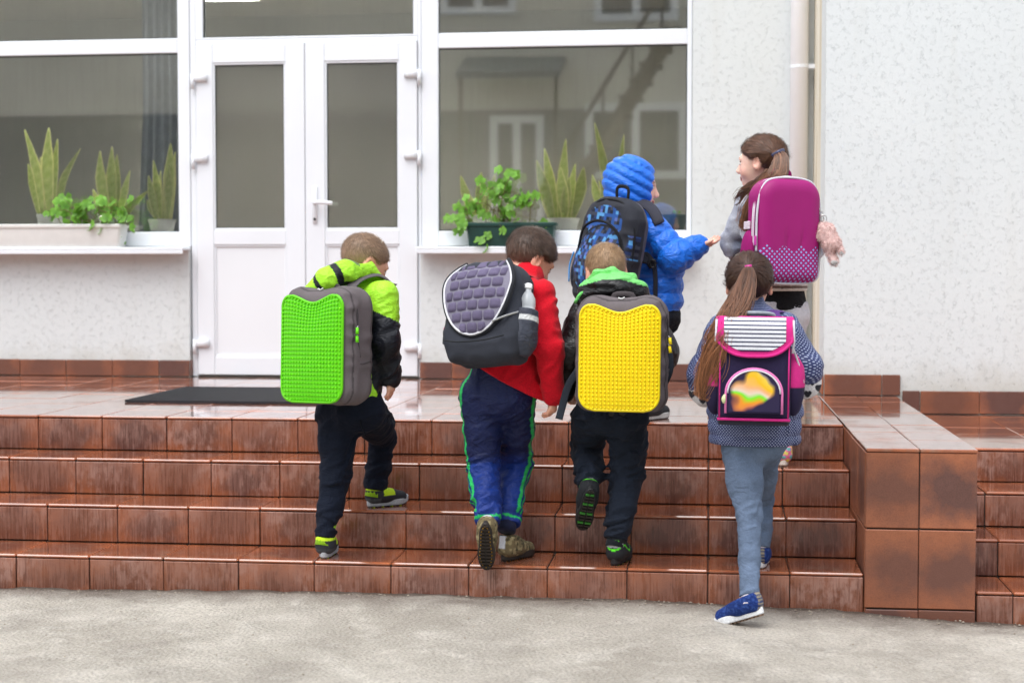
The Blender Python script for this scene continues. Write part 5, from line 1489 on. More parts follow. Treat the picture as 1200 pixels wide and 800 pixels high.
# ---------------------------------------------------------------- child with the magenta bag
def kid6():
    J = dict(hs=1.0, side=frame(-.35)[0], HR=frame(-1.22, .06, 0), hd=P(892, 191, .84), nk=P(900, 226, .82), ch=P(906, 272, .78), pel=P(915, 358, .74), floor=3 * H,
             shL=P(879, 242, .88), elL=P(862, 285, .95), wrL=P(884, 318, 1.06), shR=P(938, 244, .74), elR=P(950, 292, .80), wrR=P(930, 322, .92),
             hipL=P(904, 370, .78), knL=P(905, 430, 1.0), anL=P(900, 486, .98), hipR=P(926, 372, .72), knR=P(920, 450, .78), anR=P(917, 522, .70),
             ftL=unit((-.2, 1, 0)), ftR=unit((-.1, 1, 0)), skin=srgb(236, 196, 178), brow=srgb(96, 66, 50))
    J['handL'] = (0, (.3, 1, 0), (1, 0, 0), -1, .6); J['handR'] = (0, (-.3, 1, .1), (-1, 0, 0), 1, .6)
    person(J, 'tall child with a windswept brown ponytail, grey sleeves and pale leggings, face in profile')
    gz = P(912, 179, .70); HC = srgb(104, 72, 54)
    hair_cap(J, HC, .010, -.060, .058, .002, 7000, (.03, .05), gather=gz, lift=.06, var=.28)
    ponytail(J['o'], [gz + [-.01, .03, 0], P(915, 186, .67), P(911, 206, .64), P(898, 222, .64), P(884, 242, .66), P(874, 270, .70)], [.014, .026, .036, .034, .026, .014], HC, 1100, 16, .022, tipcol=srgb(140, 100, 74))
    ponytail(J['o'], [P(900, 200, .72), P(890, 212, .68), P(874, 222, .70), P(862, 238, .76)], [.012, .014, .010, .004], HC, 160, 12, .015, core=False)
    m = MB(); m.tube(spline([gz + [-.022, -.012, -.012], gz + [0, -.03, 0], gz + [.020, -.01, .008]], 8), .009, 8, c=srgb(60, 62, 92)); m.build('hair_tie', M_plast, J['o'], True, True)
    GB, BE, BK = srgb(126, 132, 150), srgb(222, 214, 206), srgb(28, 26, 28)
    tor = [P(914, 336, .74), P(911, 305, .75), P(907, 270, .78), P(903, 244, .80), P(901, 232, .81)]
    parts = [chain(tor, [.092, .098, .105, .085, .06], J['side'], 1.22), (cone(J['shL'], J['shR'], .054), .05),
             (chain([J['shL'], J['elL'], J['wrL']], [.060, .060, .044]), .02), (chain([J['shR'], J['elR'], J['wrR']], [.058, .052, .042]), .02)]
    aS = along([J['shL'], J['elL'], J['wrL']])
    def col(V):
        C = np.tile(GB, (len(V), 1)); S, D = aS(V.astype(np.float32)); n = vnoise((V * 16).astype(np.float32)); t = np.clip(.5 + 1.4 * n, 0, 1)[:, None]
        C = C * (1 - .5 * t) + .5 * t * srgb(216, 216, 220); z = V[:, 2]
        C[z < P(914, 327, .66)[2]] = BE; b = np.abs(((z - P(914, 340, .66)[2]) / .012) % 2 - 1) < .45; C[(z < P(914, 331, .66)[2]) & b] = srgb(110, 92, 84)
        return C
    garment('knit_jumper', J, parts, M_fleece, col, cut=[(P(914, 341, .70), (0, 0, -1))], folds=[limb_twist([J['shL'], J['elL'], J['wrL']], .007, 24, ((.12, .1),))],
            pts=tor + [J[x] for x in ('shL', 'shR', 'elL', 'elR', 'wrL', 'wrR')], pads=.16)
    garment('black_skirt', J, [chain([P(915, 335, .74), P(917, 364, .73)], [.078, .086], J['side'], 1.2)], M_cloth, BK, cut=[(P(916, 363, .70), (0, 0, -1))], folds=[limb_twist([P(915, 335, .74), P(917, 364, .73)], .004, 20)], pts=[P(915, 330, .74), P(917, 364, .73)], pads=.16, open_=[(P(916, 363, .70), (0, 0, -1), .02)])
    trousers(J, [.072, .068, .05, .046, .036], [.074, .070, .05, .046, .036], .092, M_cloth, srgb(196, 192, 196), amp=.003, waist=.02)
    def sc(q):
        C = np.tile(srgb(230, 120, 160), (len(q), 1)); n = vnoise((q * 60).astype(np.float32)); C[n > .15] = srgb(226, 214, 110); C[n < -.25] = srgb(120, 190, 190); return C
    stl = dict(col=sc, sole=srgb(226, 222, 212), under=srgb(150, 140, 130), high=.065, th=.024)
    shoe_at(J, 'R', zset(P(913, 545, .63), 3 * H + .004), (-.1, 1, 0), UPZ, .21, stl); shoe_at(J, 'L', zset(P(905, 492, .93), LZ + .004), (-.2, 1, 0), UPZ, .21, stl)
    return J
KIDS = [kid1(), kid2(), kid3(), kid4(), kid5(), kid6()]
# ------------------------------------------------------------------ school bags
class Bag:
    def __init__(s, c, yaw, pitch, roll, label, group='school bags on backs'):
        s.R = frame(yaw, pitch, roll); s.A = np.array([s.R[0], -s.R[1], s.R[2]]); s.c = np.asarray(c, float)   # local: x right, y outward, z up
        s.o = empty('school_backpack', s.c - s.R[2] * .22, label, 'backpack', group)
    def L(s, *p):
        p = np.asarray(p if len(p) > 1 else p[0], float); return s.c + p @ s.A
    def loc(s, V): return (np.asarray(V) - s.c) @ s.A.T
    def sdf(s, name, fn, lo, hi, mat, col, h=.0055, attrs=False, parent=None):
        V, F = polygonise(fn, lo, hi, h)
        C = col(V) if callable(col) else np.tile(col, (len(V), 1))
        F = F[:, ::-1]                                     # local frame is left-handed
        return obj(name, s.L(V), F, mat, parent or s.o, True, C, None, {'loc': V} if attrs else None)
    def mb(s, m, name, mat=None, smooth=True, parent=None, flip=True):
        V = s.L(np.concatenate(m.V)); F = [f[::-1] for f in m.F] if flip else m.F
        return obj(name, V, F, mat or M_pack, parent or s.o, smooth, np.concatenate(m.C), None)
    def strap(s, pts, w, col, name='shoulder_strap', th=.2, up=(0, -1, .6), world=True, mat=None, n=18):
        m = MB(); m.tube(spline(pts, n), w, 10, flat=(1, th), up=up, c=col)
        V = np.concatenate(m.V); V = V if world else s.L(V)
        return obj(name, V, m.F, mat or M_pack, s.o, True, np.concatenate(m.C))
def slab(W, Hh, D, rt, rb, ry=.05, ztop=0.0):
    def f(q):
        z = q[:, 2]; rc = np.where(z > 0, rt, rb).astype(np.float32)
        ax = np.abs(q[:, 0]) - (W - rc); az = np.abs(z) - (Hh - rc)
        d2 = np.sqrt(np.maximum(ax, 0) ** 2 + np.maximum(az, 0) ** 2) + np.minimum(np.maximum(ax, az), 0) - rc
        return smax(d2, np.abs(q[:, 1]) - D, ry)
    return f
def panel_grid(W, Hh, rt, rb, yfn, nx=40, nz=48, dip=0.0, z0=0.0, dw=.05):
    zs = np.sin(np.linspace(-1, 1, nz) * math.pi / 2) * .5 + np.linspace(-1, 1, nz) * .5; G = np.zeros((nz, nx, 3))
    for i, b in enumerate(zs):
        z = b * Hh; r = rt if z > 0 else rb; e = max(0, abs(z) - (Hh - r)); w = W - (r - math.sqrt(max(r * r - e * e, 0)))
        for j, a in enumerate(np.linspace(-1, 1, nx)):
            x = a * w; zz_ = z - dip * math.exp(-(x / dw) ** 2) * max(0, z / Hh) ** 2
            G[i, j] = (x, yfn(x, zz_), zz_ + z0)
    return G
def stud_bag(c, yaw, pitch, roll, W, Hh, D, colr, label, pull_z):
    B = Bag(c, yaw, pitch, roll, label); GREY = srgb(104, 96, 98)
    base = slab(W, Hh, D, .085, .06, .055)
    def fn(X): return base(X) - .003 * (1 - 2 * np.abs(vnoise(X * 18 + 2))) + .020 * np.exp(-(X[:, 0] / .08) ** 2) * np.clip((X[:, 2] - Hh + .09) / .09, 0, 1)
    body = B.sdf('bag_body', fn, (-W - .05, -D - .05, -Hh - .05), (W + .05, D + .05, Hh + .05), M_pack, lambda V: np.where((np.abs(np.abs(V[:, 1]) - D * .62) < .004)[:, None], GREY * .45, GREY), .006)
    pw, ph = W * .86, Hh * .90
    yf = lambda x, z: D + .012 + .010 * (1 - (x / pw) ** 2) * (1 - (z / ph) ** 2) - .014 * math.exp(-(x / .07) ** 2) * max(0, (z / ph)) ** 1.5 - .030 * max(0, abs(z / ph) - .85) ** 1.2 - .03 * max(0, abs(x / pw) - .88)
    G = panel_grid(pw, ph, .05, .055, yf, 30, 40, dip=.036, z0=-.012, dw=.075)
    m = MB(); m.grid(G, c=colr)
    rim = np.vstack([G[0], G[1:, -1], G[-1][::-1][1:], G[::-1][1:, 0]]); m.tube(rim, .006, 6, c=np.asarray(colr) * .92, cap=False)
    # studs
    nxs, nzs = 20, 26
    for i in range(nzs):
        b = -0.955 + 1.91 * i / (nzs - 1); z = b * ph; r = .05 if z > 0 else .055
        e = max(0, abs(z) - (ph - r)); w = pw - (r - math.sqrt(max(r * r - e * e, 0)))
        for j in range(nxs):
            x = (-.955 + 1.91 * j / (nxs - 1)) * pw
            if abs(x) > w - .006: continue
            z2 = z - .036 * math.exp(-(x / .075) ** 2) * max(0, z / ph) ** 2; p = np.array([x, yf(x, z2), z2 - .012])
            rr = .0041; a = np.arange(6) * math.pi / 3
            ring = lambda q, y: p + np.stack([q * np.cos(a), np.full(6, y), q * np.sin(a)], 1)
            m.loft([ring(rr, -.002), ring(rr * .92, .0045), ring(rr * .55, .0078)], c=np.asarray(colr) * 1.06)
    B.mb(m, 'silicone_stud_panel', M_sil, True)
    # zip round the side, pulls, handle
    zpath = [(W * .99, -.02 + D * .4, -Hh * .2), (W * 1.005, D * .4, Hh * .2), (W * .98, D * .4, Hh * .62), (W * .72, D * .4, Hh * .93)]
    m = MB(); m.tube(spline(zpath, 20), .0035, 6, c=srgb(60, 56, 58)); B.mb(m, 'zip')
    for dz in (0, -.03):
        m = MB(); q = np.array([W + .004, D * .42, pull_z + dz]); m.tube([q, q + [.006, .012, -.006]], .0025, 6, c=srgb(170, 170, 170)); m.tube([q + [.006, .012, -.006], q + [.010, .016, -.03]], [.0055, .0065], 8, c=colr); B.mb(m, 'zip_pull', M_sil)
    m = MB(); m.tube(spline([(-.035, -.02, Hh - .03), (-.03, -.02, Hh - .004), (.03, -.02, Hh - .004), (.035, -.02, Hh - .03)], 14), .009, 8, flat=(1.2, .45), c=GREY * .5); B.mb(m, 'grab_handle')
    m = MB(); m.tube(spline([(-.012, D * .55, Hh - .014), (0, D * .55, Hh - .018), (.012, D * .55, Hh - .012)], 6), .003, 5, c=srgb(220, 220, 220)); B.mb(m, 'maker_mark')
    m = MB(); m.tube(spline([(W * 1.0, -D * .6, -.06), (W * 1.005, D * .0, -.07), (W * .97, D * .7, -.075)], 8), .003, 5, c=GREY * .5); B.mb(m, 'side_pocket_seam')
    return B
k = NT('silicone'); cc = k.attr(); k.p(Base__Color=cc, Roughness=.42, Subsurface__Weight=.1, Subsurface__Scale=.01, Specular__IOR__Level=.4); M_sil = k.m
LIMEB, YELB = srgb(104, 208, 6), srgb(246, 220, 14)
GREYS = srgb(96, 90, 94)
# lime
K = KIDS[0]
B = stud_bag(P(384, 404, .005), .44, .05, -.02, .168, .226, .085, LIMEB, 'grey school backpack with a lime green studded panel', .07)
B.strap([B.L(.06, -.03, .20), P(420, 328, .10), P(440, 322, .16), P(456, 330, .20), P(461, 350, .24)], .026, GREYS, up=(-.2, -.5, 1))
B.strap([B.L(-.09, -.05, .19), P(392, 334, .22), P(388, 345, .33)], .026, GREYS, up=(-.2, -.4, 1))
# yellow
B = stud_bag(P(729, 413, -.06), .06, .0, .01, .168, .216, .075, YELB, 'grey school backpack with a yellow studded panel', .065)
B.strap([B.L(.08, -.05, .20), P(752, 352, .05), P(758, 352, .20)], .026, GREYS, up=(0, -.3, 1))
B.strap([B.L(-.08, -.05, .20), P(694, 352, .05), P(688, 352, .2)], .026, GREYS, up=(0, -.3, 1))
B.strap([B.L(-.16, -.03, -.06), P(666, 452, -.03), P(659, 476, -.03), P(655, 491, -.04)], .014, srgb(40, 46, 56), 'strap_tail', .15, (0, -1, 0))
B.strap([B.L(.15, -.06, -.12), P(785, 430, .0), P(782, 400, .06)], .014, srgb(40, 46, 56), 'strap_tail', .15, (0, -1, 0))

# ---------------------------------------------------------------- dark satchel with padded flap
B = Bag(P(575, 368, -.055), .44, .26, -.10, 'dark grey school backpack with a quilted lavender flap and side pocket')
DKG, LAV, PIP = srgb(52, 55, 64), srgb(98, 90, 116), srgb(214, 214, 218)
W, Hh, D = .150, .190, .080
base = union([slab(W, Hh, D, .10, .05, .05), (ell((0, .040, -.085), (.155, .068, .105)), .05)], .04)
def fn(X): return base(X) - .004 * (1 - 2 * np.abs(vnoise(X * np.array((14, 14, 20), np.float32) + 8)))
B.sdf('bag_body', fn, (-.22, -.15, -.25), (.22, .2, .25), M_pack, DKG, .006)
def flap_w(z): t = np.clip((z + .105) / .29, 0, 1); return .150 * np.sqrt(np.clip(1 - (1 - t) ** 2.6, 0, 1)) * np.where(t > .62, 1 - .42 * ((t - .62) / .38) ** 2, 1)
def flap_y(x, z): return D + .048 - .9 * x * x - 1.05 * (z - .0) ** 2 - np.where(z > .10, 5.5 * (z - .10) ** 2, 0)
zs = np.linspace(-.1045, .185, 40); G = np.array([[(a * flap_w(z), flap_y(a * flap_w(z), z), z) for a in np.linspace(-1, 1, 24)] for z in zs])
m = MB(); m.grid(G, c=srgb(128, 124, 140)); m.grid(G[::-1] - [0, .012, 0], c=DKG); B.mb(m, 'flap')
rim = np.vstack([G[::-1, 0], G[:, -1]]); m = MB(); m.tube(rim, .0045, 6, c=PIP); B.mb(m, 'flap_piping', M_plast)
m = MB(); m.tube(rim * np.array([1.03, 1, 1.02]) + [0, -.008, 0], .010, 8, c=srgb(34, 36, 42)); B.mb(m, 'flap_edge')
def pad_mesh():
    n = 7; u = np.linspace(-1, 1, n); V = []
    for a in u:
        for b in u:
            f = (max(0, 1 - abs(a) ** 4) * max(0, 1 - abs(b) ** 4)) ** .5; sx = a * (1 - .12 * b * b * abs(a)); sz = b * (1 - .12 * a * a * abs(b)); V.append((sx * .5, sz * .5, f))
    F = [(i * n + j, i * n + j + 1, (i + 1) * n + j + 1, (i + 1) * n + j) for i in range(n - 1) for j in range(n - 1)]
    return np.array(V), F
pv, pf = pad_mesh(); rows = np.linspace(-.080, .172, 7)
for ri, zc in enumerate(rows):
    for ci in range(-4, 5):
        xc = (ci + (.5 if ri % 2 else 0)) * .047
        w_ = float(flap_w(zc)) - .012
        x0, x1 = max(xc - .0215, -w_), min(xc + .0215, w_)
        if x1 - x0 < .014: continue
        V = []
        for a, b, f in pv:
            x = (x0 + x1) / 2 + a * (x1 - x0); z = zc + b * .036; x = float(np.clip(x, -flap_w(z) + .006, flap_w(z) - .006)); V.append((x, flap_y(x, z) + .0015 + .0075 * f, z))
        m = MB(); m.add(V, pf, c=LAV * rng.uniform(.86, 1.1)); B.mb(m, 'flap_pad')
pk = union([ell((W + .004, .0, -.09), (.040, .065, .085)), (cone((W + .01, 0, -.03), (W + .012, 0, .0), .030, .034, (0, 1, 0), 1.5), .03)], .03)
pc = lambda V: np.where((np.abs(V[:, 2] + .035) < .011)[:, None], srgb(206, 208, 206), np.tile(srgb(58, 62, 74), (len(V), 1)))
B.sdf('side_pocket', lambda X: smax(pk(X) - .003 * vnoise(X * 40), X[:, 2] - .002, .006), (.08, -.12, -.21), (.24, .12, .06), M_nylon, pc, .005)
m = MB(); m.tube(spline([(.09, D + .048, -.065), (.13, D + .03, -.045), (.155, D - .02, -.02)], 10), .007, 6, flat=(1, .4), c=srgb(190, 192, 194)); B.mb(m, 'reflective_strip')
m = MB(); m.tube(spline([(-.13, D + .03, -.115), (-.04, D + .062, -.135), (.06, D + .06, -.135), (.13, D + .028, -.115)], 14), .003, 6, c=srgb(34, 36, 40)); B.mb(m, 'zip')
m = MB(); m.box((-.152, D - .01, -.105), (.014, .012, .030), None, 0, .003, srgb(44, 46, 52)); B.mb(m, 'buckle', M_plast, False)
m = MB(); m.tube(spline([(-.150, .02, -.03), (-.172, .03, -.05), (-.165, .03, -.085)], 8), [.012, .018, .02, .02, .02, .018, .016, .010], 10, flat=(1, .6), c=srgb(238, 70, 128)); B.mb(m, 'pink_side_pouch')
B.strap([B.L(.07, -.05, .17), P(622, 326, .14), P(632, 330, .2)], .020, srgb(40, 44, 54), up=(-.2, -.5, 1)); B.strap([B.L(-.08, -.06, .17), P(584, 330, .22), P(578, 338, .32)], .022, srgb(40, 44, 54), up=(-.2, -.4, 1))
# bottle in the pocket
k = NT('clear_plastic'); k.p(Base__Color=srgb(226, 232, 236), Roughness=.12, Alpha=.55, Specular__IOR__Level=.6); M_clear = k.m
bb = B.L(W + .008, .0, -.07); ax = np.array([B.A[0] - B.A[2] * (B.A[0] @ B.A[2]), 0 * B.A[1], B.A[2]]); ax[0] = unit(ax[0]); ax[1] = np.cross(ax[2], ax[0])
m = MB(); m.lathe(bb, [(.028, 0), (.030, .004), (.030, .03), (.028, .034), (.030, .04), (.030, .075), (.028, .079), (.030, .085), (.029, .112), (.020, .132), (.012, .142), (.012, .152)], 20, axis=ax)
bo = m.build('water_bottle', M_clear, None, True); tag(bo, 'clear plastic water bottle with white cap in the bag pocket', 'bottle')
m = MB(); m.lathe(bb + ax[2] * .1525, [(.0145, 0), (.0148, .003), (.0145, .016), (.012, .019)], 20, axis=ax); m.build('bottle_cap', M_plast, bo, True, True)

# ---------------------------------------------------------------- navy and pink bag
B = Bag(P(884, 432, -.275), .03, .0, .01, 'navy and pink school backpack with a striped flap and colourful front pocket')
NV, PKC, GRY = srgb(40, 32, 66), srgb(216, 46, 136), srgb(150, 156, 166)
W, Hh, D = .126, .180, .072
B.sdf('bag_body', slab(W, Hh, D, .04, .03, .03), (-.2, -.14, -.24), (.2, .14, .24), M_pack, NV, .006)
for sg in (-1, 1):
    pk = union([ell((sg * (W + .010), -.005, -.045), (.040, .058, .120))], .0)
    fcol = lambda V: np.where((V[:, 2] > -.06)[:, None], np.tile(PKC * .92, (len(V), 1)), NV * .9)
    B.sdf('side_pocket', lambda X, sg=sg, pk=pk: smax(pk(X), X[:, 2] - .085 + sg * (X[:, 0] - sg * W) * 1.6, .006), (min(sg * .06, sg * .22), -.12, -.20), (max(sg * .06, sg * .22), .12, .10), M_pack, fcol, .005)
    m = MB(); m.tube(spline([(sg * (W + .004), .05, .082), (sg * (W + .026), .035, .02), (sg * (W + .045), .02, -.045)], 12), .0035, 6, c=srgb(206, 206, 212)); B.mb(m, 'pocket_zip')
fy = lambda x, z: D + .010 + .006 * (1 - (x / W) ** 2) - np.maximum(0, z - .150) ** 1.3 * 2.4
def fbot(x): return .048 + .052 * np.abs(x / .128) ** 3.2
xs_ = np.linspace(-.128, .128, 25); nst = 45
G = np.array([[(x, fy(x, zt_), zt_) for x in xs_ for zt_ in [fbot(x) + (.186 - fbot(x)) * t]] for t in np.linspace(0, 1, 6)]); m = MB(); m.grid(G, c=PKC); m.grid(G[::-1] - [0, .008, 0], c=NV); B.mb(m, 'flap')
xi = np.linspace(-.106, .106, 25); m = MB(); zs = np.linspace(.066, .182, 25)
wf = lambda z: .106 * min(1, max(0.0, (z - .060) / .040)) ** .42
for i in range(24):
    g = np.array([[(a * wf(z), fy(a * wf(z), z) + .003, z) for a in np.linspace(-1, 1, 15)] for z in (zs[i], zs[i + 1])]); m.grid(g, c=srgb(226, 228, 234) if i % 3 != 0 else srgb(40, 40, 76))
B.mb(m, 'striped_flap_panel', smooth=True)
rim = np.vstack([[(-.128, fy(.128, .18), .182)], G[0], [(.128, fy(.128, .18), .182)]]); m = MB(); m.tube(rim, .0055, 7, c=PKC); B.mb(m, 'flap_piping')
m = MB()
for sg in (-1, 1): m.tube([(sg * .132, D + .002, .175), (sg * .134, D + .004, .10), (sg * .130, D + .002, .06)], .004, 6, c=srgb(214, 214, 222))
B.mb(m, 'reflective_piping')
arch = lambda s: np.array([[x * s, 0, z * s] for x, z in [(-.096, -.075)] + [(-.096 * math.cos(t) * 1.0, -.005 + .085 * math.sin(t)) for t in np.linspace(0, math.pi, 20)] + [(.096, -.075)]]) + [0, 0, -.075]
A0 = arch(1.0); A1 = arch(.88); yo = D + .020
ring0 = np.vstack([A0 + [0, D - .004, 0]]); m = MB()
m.loft([A0 + [0, D - .01, 0], A0 * [1, 1, 1] + [0, yo - .006, 0], arch(.97) + [0, yo, 0], arch(.92) + [0, yo + .002, 0]], c=NV); B.mb(m, 'front_pocket', smooth=True)
m = MB(); m.tube(A0[0:-0 or None] + [0, yo - .003, 0], .0048, 7, c=srgb(236, 130, 190)); m.tube(arch(.94)[1:-1] + [0, yo + .003, 0], .0028, 6, c=srgb(224, 222, 230)); B.mb(m, 'pocket_piping')
k = NT('smeared_print'); lc = k.attr('loc', 'Vector')
dn = k.n('TexNoise'); k.set(dn.inputs['Vector'], lc); dn.inputs['Scale'].default_value = 11; dn.inputs['Detail'].default_value = 1
mx = k.n('MixRGB', _blend_type='LINEAR_LIGHT'); mx.inputs[0].default_value = .075; k.set(mx.inputs[1], lc); k.set(mx.inputs[2], dn.outputs['Color'])
s_ = k.sep(mx.outputs[0]); rad = k.math('SQRT', k.math('ADD', k.math('POWER', k.math('MULTIPLY', k.math('SUBTRACT', s_[0], .0), 12.0), 2.0), k.math('POWER', k.math('MULTIPLY', k.math('ADD', s_[2], .078), 13.0), 2.0)))
col = k.ramp(k.math('ADD', k.math('MULTIPLY', s_[2], 6.0), k.math('ADD', .95, k.math('MULTIPLY', s_[0], 1.6))), [(.06, srgb(214, 120, 80)), (.20, srgb(232, 150, 40)), (.34, srgb(120, 226, 40)), (.44, srgb(226, 206, 186)), (.56, srgb(236, 176, 120)), (.70, srgb(240, 186, 30)), (.86, srgb(236, 200, 70)), (.98, srgb(196, 196, 226))])
k.p(Base__Color=k.mix(k.ramp(rad, [(.80, 0), (1.0, 1)]), col, tuple(NV)), Roughness=.35); M_print = k.m
ai = arch(.90); n = len(ai); ctr = ai.mean(0) + [0, yo + .0035, 0]; V = [ctr]; F = []
rgs = [ctr + (ai + [0, yo + .0028, 0] - ctr) * t for t in np.linspace(.1, 1, 10)]
V = np.concatenate(rgs); F = [(i * n + j, i * n + (j + 1) % n, (i + 1) * n + (j + 1) % n, (i + 1) * n + j) for i in range(9) for j in range(n)] + [tuple(range(n))[::-1]]
obj('printed_panel', B.L(V), [f[::-1] for f in F], M_print, B.o, True, None, None, {'loc': V})
m = MB(); m.tube([(-.125, D + .002, -.172), (.125, D + .002, -.172)], .005, 7, c=PKC); m.tube([(-.118, D + .004, .17), (-.118, D + .008, -.165)], .0028, 6, c=PKC); m.tube([(.118, D + .004, .17), (.118, D + .008, -.165)], .0028, 6, c=PKC); B.mb(m, 'body_piping')
m = MB(); m.box((0, 0, -Hh - .003), (W * 1.95, D * 1.9, .02), None, 0, .006, srgb(30, 26, 44)); B.mb(m, 'base_plate', M_plast, False)
m = MB(); m.tube(spline([(-.062, .01, Hh - .006), (-.058, .02, Hh + .012), (0, .025, Hh + .016), (.058, .02, Hh + .012), (.062, .01, Hh - .006)], 18), .011, 8, flat=(.8, .6), c=GRY); B.mb(m, 'grab_handle', M_plast)
m = MB(); m.tube(spline([(-.100, yo + .004, -.085), (-.104, yo + .010, -.098), (-.102, yo + .008, -.115)], 6), [.004, .006, .008, .009, .008, .005], 8, flat=(1, .5), c=srgb(206, 214, 160)); B.mb(m, 'zip_pull', M_plast)
B.strap([B.L(.075, -.05, .17), P(905, 366, -.14), P(914, 366, -.04), P(918, 378, .06)], .027, srgb(86, 50, 120), up=(0, -.3, 1)); B.strap([B.L(-.075, -.05, .17), P(858, 368, -.14), P(852, 369, -.04), P(848, 382, .06)], .027, srgb(86, 50, 120), up=(0, -.3, 1))

# ---------------------------------------------------------------- blue pixel bag
B = Bag(P(716, 296, .88), .62, .10, .12, 'black school backpack printed with blue pixel squares')
W, Hh, D = .150, .235, .082
base = union([slab(W, Hh, D * .8, .12, .06, .06), (ell((0, .055, -.06), (.13, .070, .150)), .04)], .03)
PX = [srgb(28, 34, 50), srgb(42, 82, 148), srgb(84, 146, 200), srgb(60, 64, 78), srgb(38, 52, 92), srgb(86, 104, 168)]
def pcol(V):
    C = np.tile(srgb(44, 46, 54), (len(V), 1)); x, y, z = V[:, 0], V[:, 1], V[:, 2]
    front = (y > .035) & (((x / .128) ** 2 + ((z + .05) / .155) ** 2 < 1) | (((x + .01) / .10) ** 2 + ((z - .12) / .075) ** 2 < 1))
    a, b = np.floor(x / .0145).astype(int), np.floor(z / .0145).astype(int); hsh = (a * 7349 + b * 9151 + a * b * 31) % 97
    pix = np.array(PX)[np.select([hsh < 24, hsh < 44, hsh < 58, hsh < 72, hsh < 88], [0, 1, 2, 3, 4], 5)]
    C[front] = pix[front]; side = (x > .125) & (z > -.02) & (z < .08) & (y > -.03); C[side & (y > .0)] = pix[side & (y > .0)]
    C[((np.abs((x / .128) ** 2 + ((z + .05) / .155) ** 2 - 1.06) < .07) & (y > .03))] = srgb(20, 21, 25)
    C[(y < -.02)] = srgb(84, 82, 94); return C
B.sdf('bag_body', lambda X: base(X) - .003 * (1 - 2 * np.abs(vnoise(X * 18))), (-.21, -.13, -.29), (.21, .19, .29), M_pack, pcol, .0048)
m = MB(); m.tube(spline([(-.12, .075, .0), (-.09, .095, .09), (0, .105, .125), (.09, .095, .09), (.12, .075, .0)], 24), .006, 6, c=srgb(24, 25, 30)); m.tube(spline([(-.145, .03, -.05), (-.14, .04, .10), (-.08, .05, .20), (.0, .05, .222), (.08, .05, .20), (.14, .04, .10), (.145, .03, -.05)], 30), .006, 6, c=srgb(24, 25, 30)); B.mb(m, 'zip')
m = MB(); m.tube(spline([(-.03, -.02, Hh - .01), (-.028, -.01, Hh + .045), (.028, -.01, Hh + .045), (.03, -.02, Hh - .01)], 16), .008, 8, flat=(1, .5), c=srgb(24, 25, 30)); B.mb(m, 'grab_handle')
B.sdf('side_pocket', lambda X: smax(ell((-.158, .0, -.10), (.028, .05, .085))(X), X[:, 2] + .035, .005), (-.21, -.08, -.21), (-.1, .08, .0), M_nylon, srgb(30, 36, 54), .005)
m = MB(); m.tube(spline([(-.158, .058, -.02), (-.166, .062, -.08), (-.152, .066, -.15)], 10), .0035, 6, c=srgb(70, 150, 220)); B.mb(m, 'bungee_cord')
B.strap([B.L(.06, -.07, .19), P(738, 240, 1.0), P(752, 238, 1.02), P(764, 245, .98), P(772, 268, .90)][:4] + [P(773, 262, .92)], .024, srgb(52, 52, 62), up=(-.3, -.7, .7))
B.strap([B.L(.12, -.07, -.02), P(756, 300, .925), P(766, 312, .92)], .020, srgb(36, 37, 44), 'strap_base', .25, (0, -1, .2))
B.strap([P(766, 304, .915), P(768, 325, .92), P(768, 348, .93)], .010, srgb(40, 42, 52), 'strap_tail', .2, (0, -1, 0))
m = MB(); q = P(765, 309, .908); m.tube(spline([q + [.012 * math.cos(t), -.004, .016 * math.sin(t)] for t in np.linspace(0, 6.28, 14)], 20), .004, 6, c=srgb(22, 23, 27)); obj('buckle', np.concatenate(m.V), m.F, M_plast, B.o, True, np.concatenate(m.C))
# ---------------------------------------------------------------- magenta bag
B = Bag(P(918, 271, .60), -.42, .02, .03, 'magenta hard shell school backpack with small blue squares along the bottom')
W, Hh, D = .140, .212, .078; MG = srgb(150, 8, 104)
k = NT('magenta_shell'); lc = k.attr('loc', 'Vector'); sp = k.sep(lc)
rt = k.n('Mapping'); cxz = k.n('CombineXYZ'); k.set(cxz.inputs[0], sp[0]); k.set(cxz.inputs[1], sp[2]); k.set(rt.inputs['Vector'], cxz.outputs[0]); rt.inputs['Rotation'].default_value = (0, 0, math.radians(45))
vd = k.n('TexVoronoi', _voronoi_dimensions='2D', _distance='CHEBYCHEV'); k.set(vd.inputs['Vector'], rt.outputs[0]); vd.inputs['Scale'].default_value = 66; vd.inputs['Randomness'].default_value = 0
sq = k.math('LESS_THAN', vd.outputs['Distance'], .235)
zig = k.math('MULTIPLY', k.math('PINGPONG', k.math('ADD', sp[0], .5), .036), .75)
msk = k.math('MULTIPLY', sq, k.math('LESS_THAN', sp[2], k.math('SUBTRACT', zig, .085))); msk = k.math('MULTIPLY', msk, k.math('GREATER_THAN', sp[1], .03))
k.p(Base__Color=k.mix(msk, k.mix(k.noise(lc, 14, 4), tuple(MG * .9), tuple(MG * 1.08)), srgb(140, 166, 222)), Roughness=.55, Normal=k.bump(k.noise(lc, 420, 2), .15, .002), Specular__IOR__Level=.35); M_shell = k.m
base = slab(W, Hh, D, .085, .05, .06)
crease = lambda X, x0, s: .005 * np.exp(-((X[:, 0] - x0 - s * (X[:, 2] + .06)) / .006) ** 2) * np.exp(-((X[:, 2] + .05) / .05) ** 2) * (X[:, 1] > 0)
B.sdf('bag_body', lambda X: base(X) + crease(X, -.02, .0) + crease(X, .045, .12), (-.2, -.14, -.27), (.2, .14, .27), M_shell, MG, .0055, attrs=True)
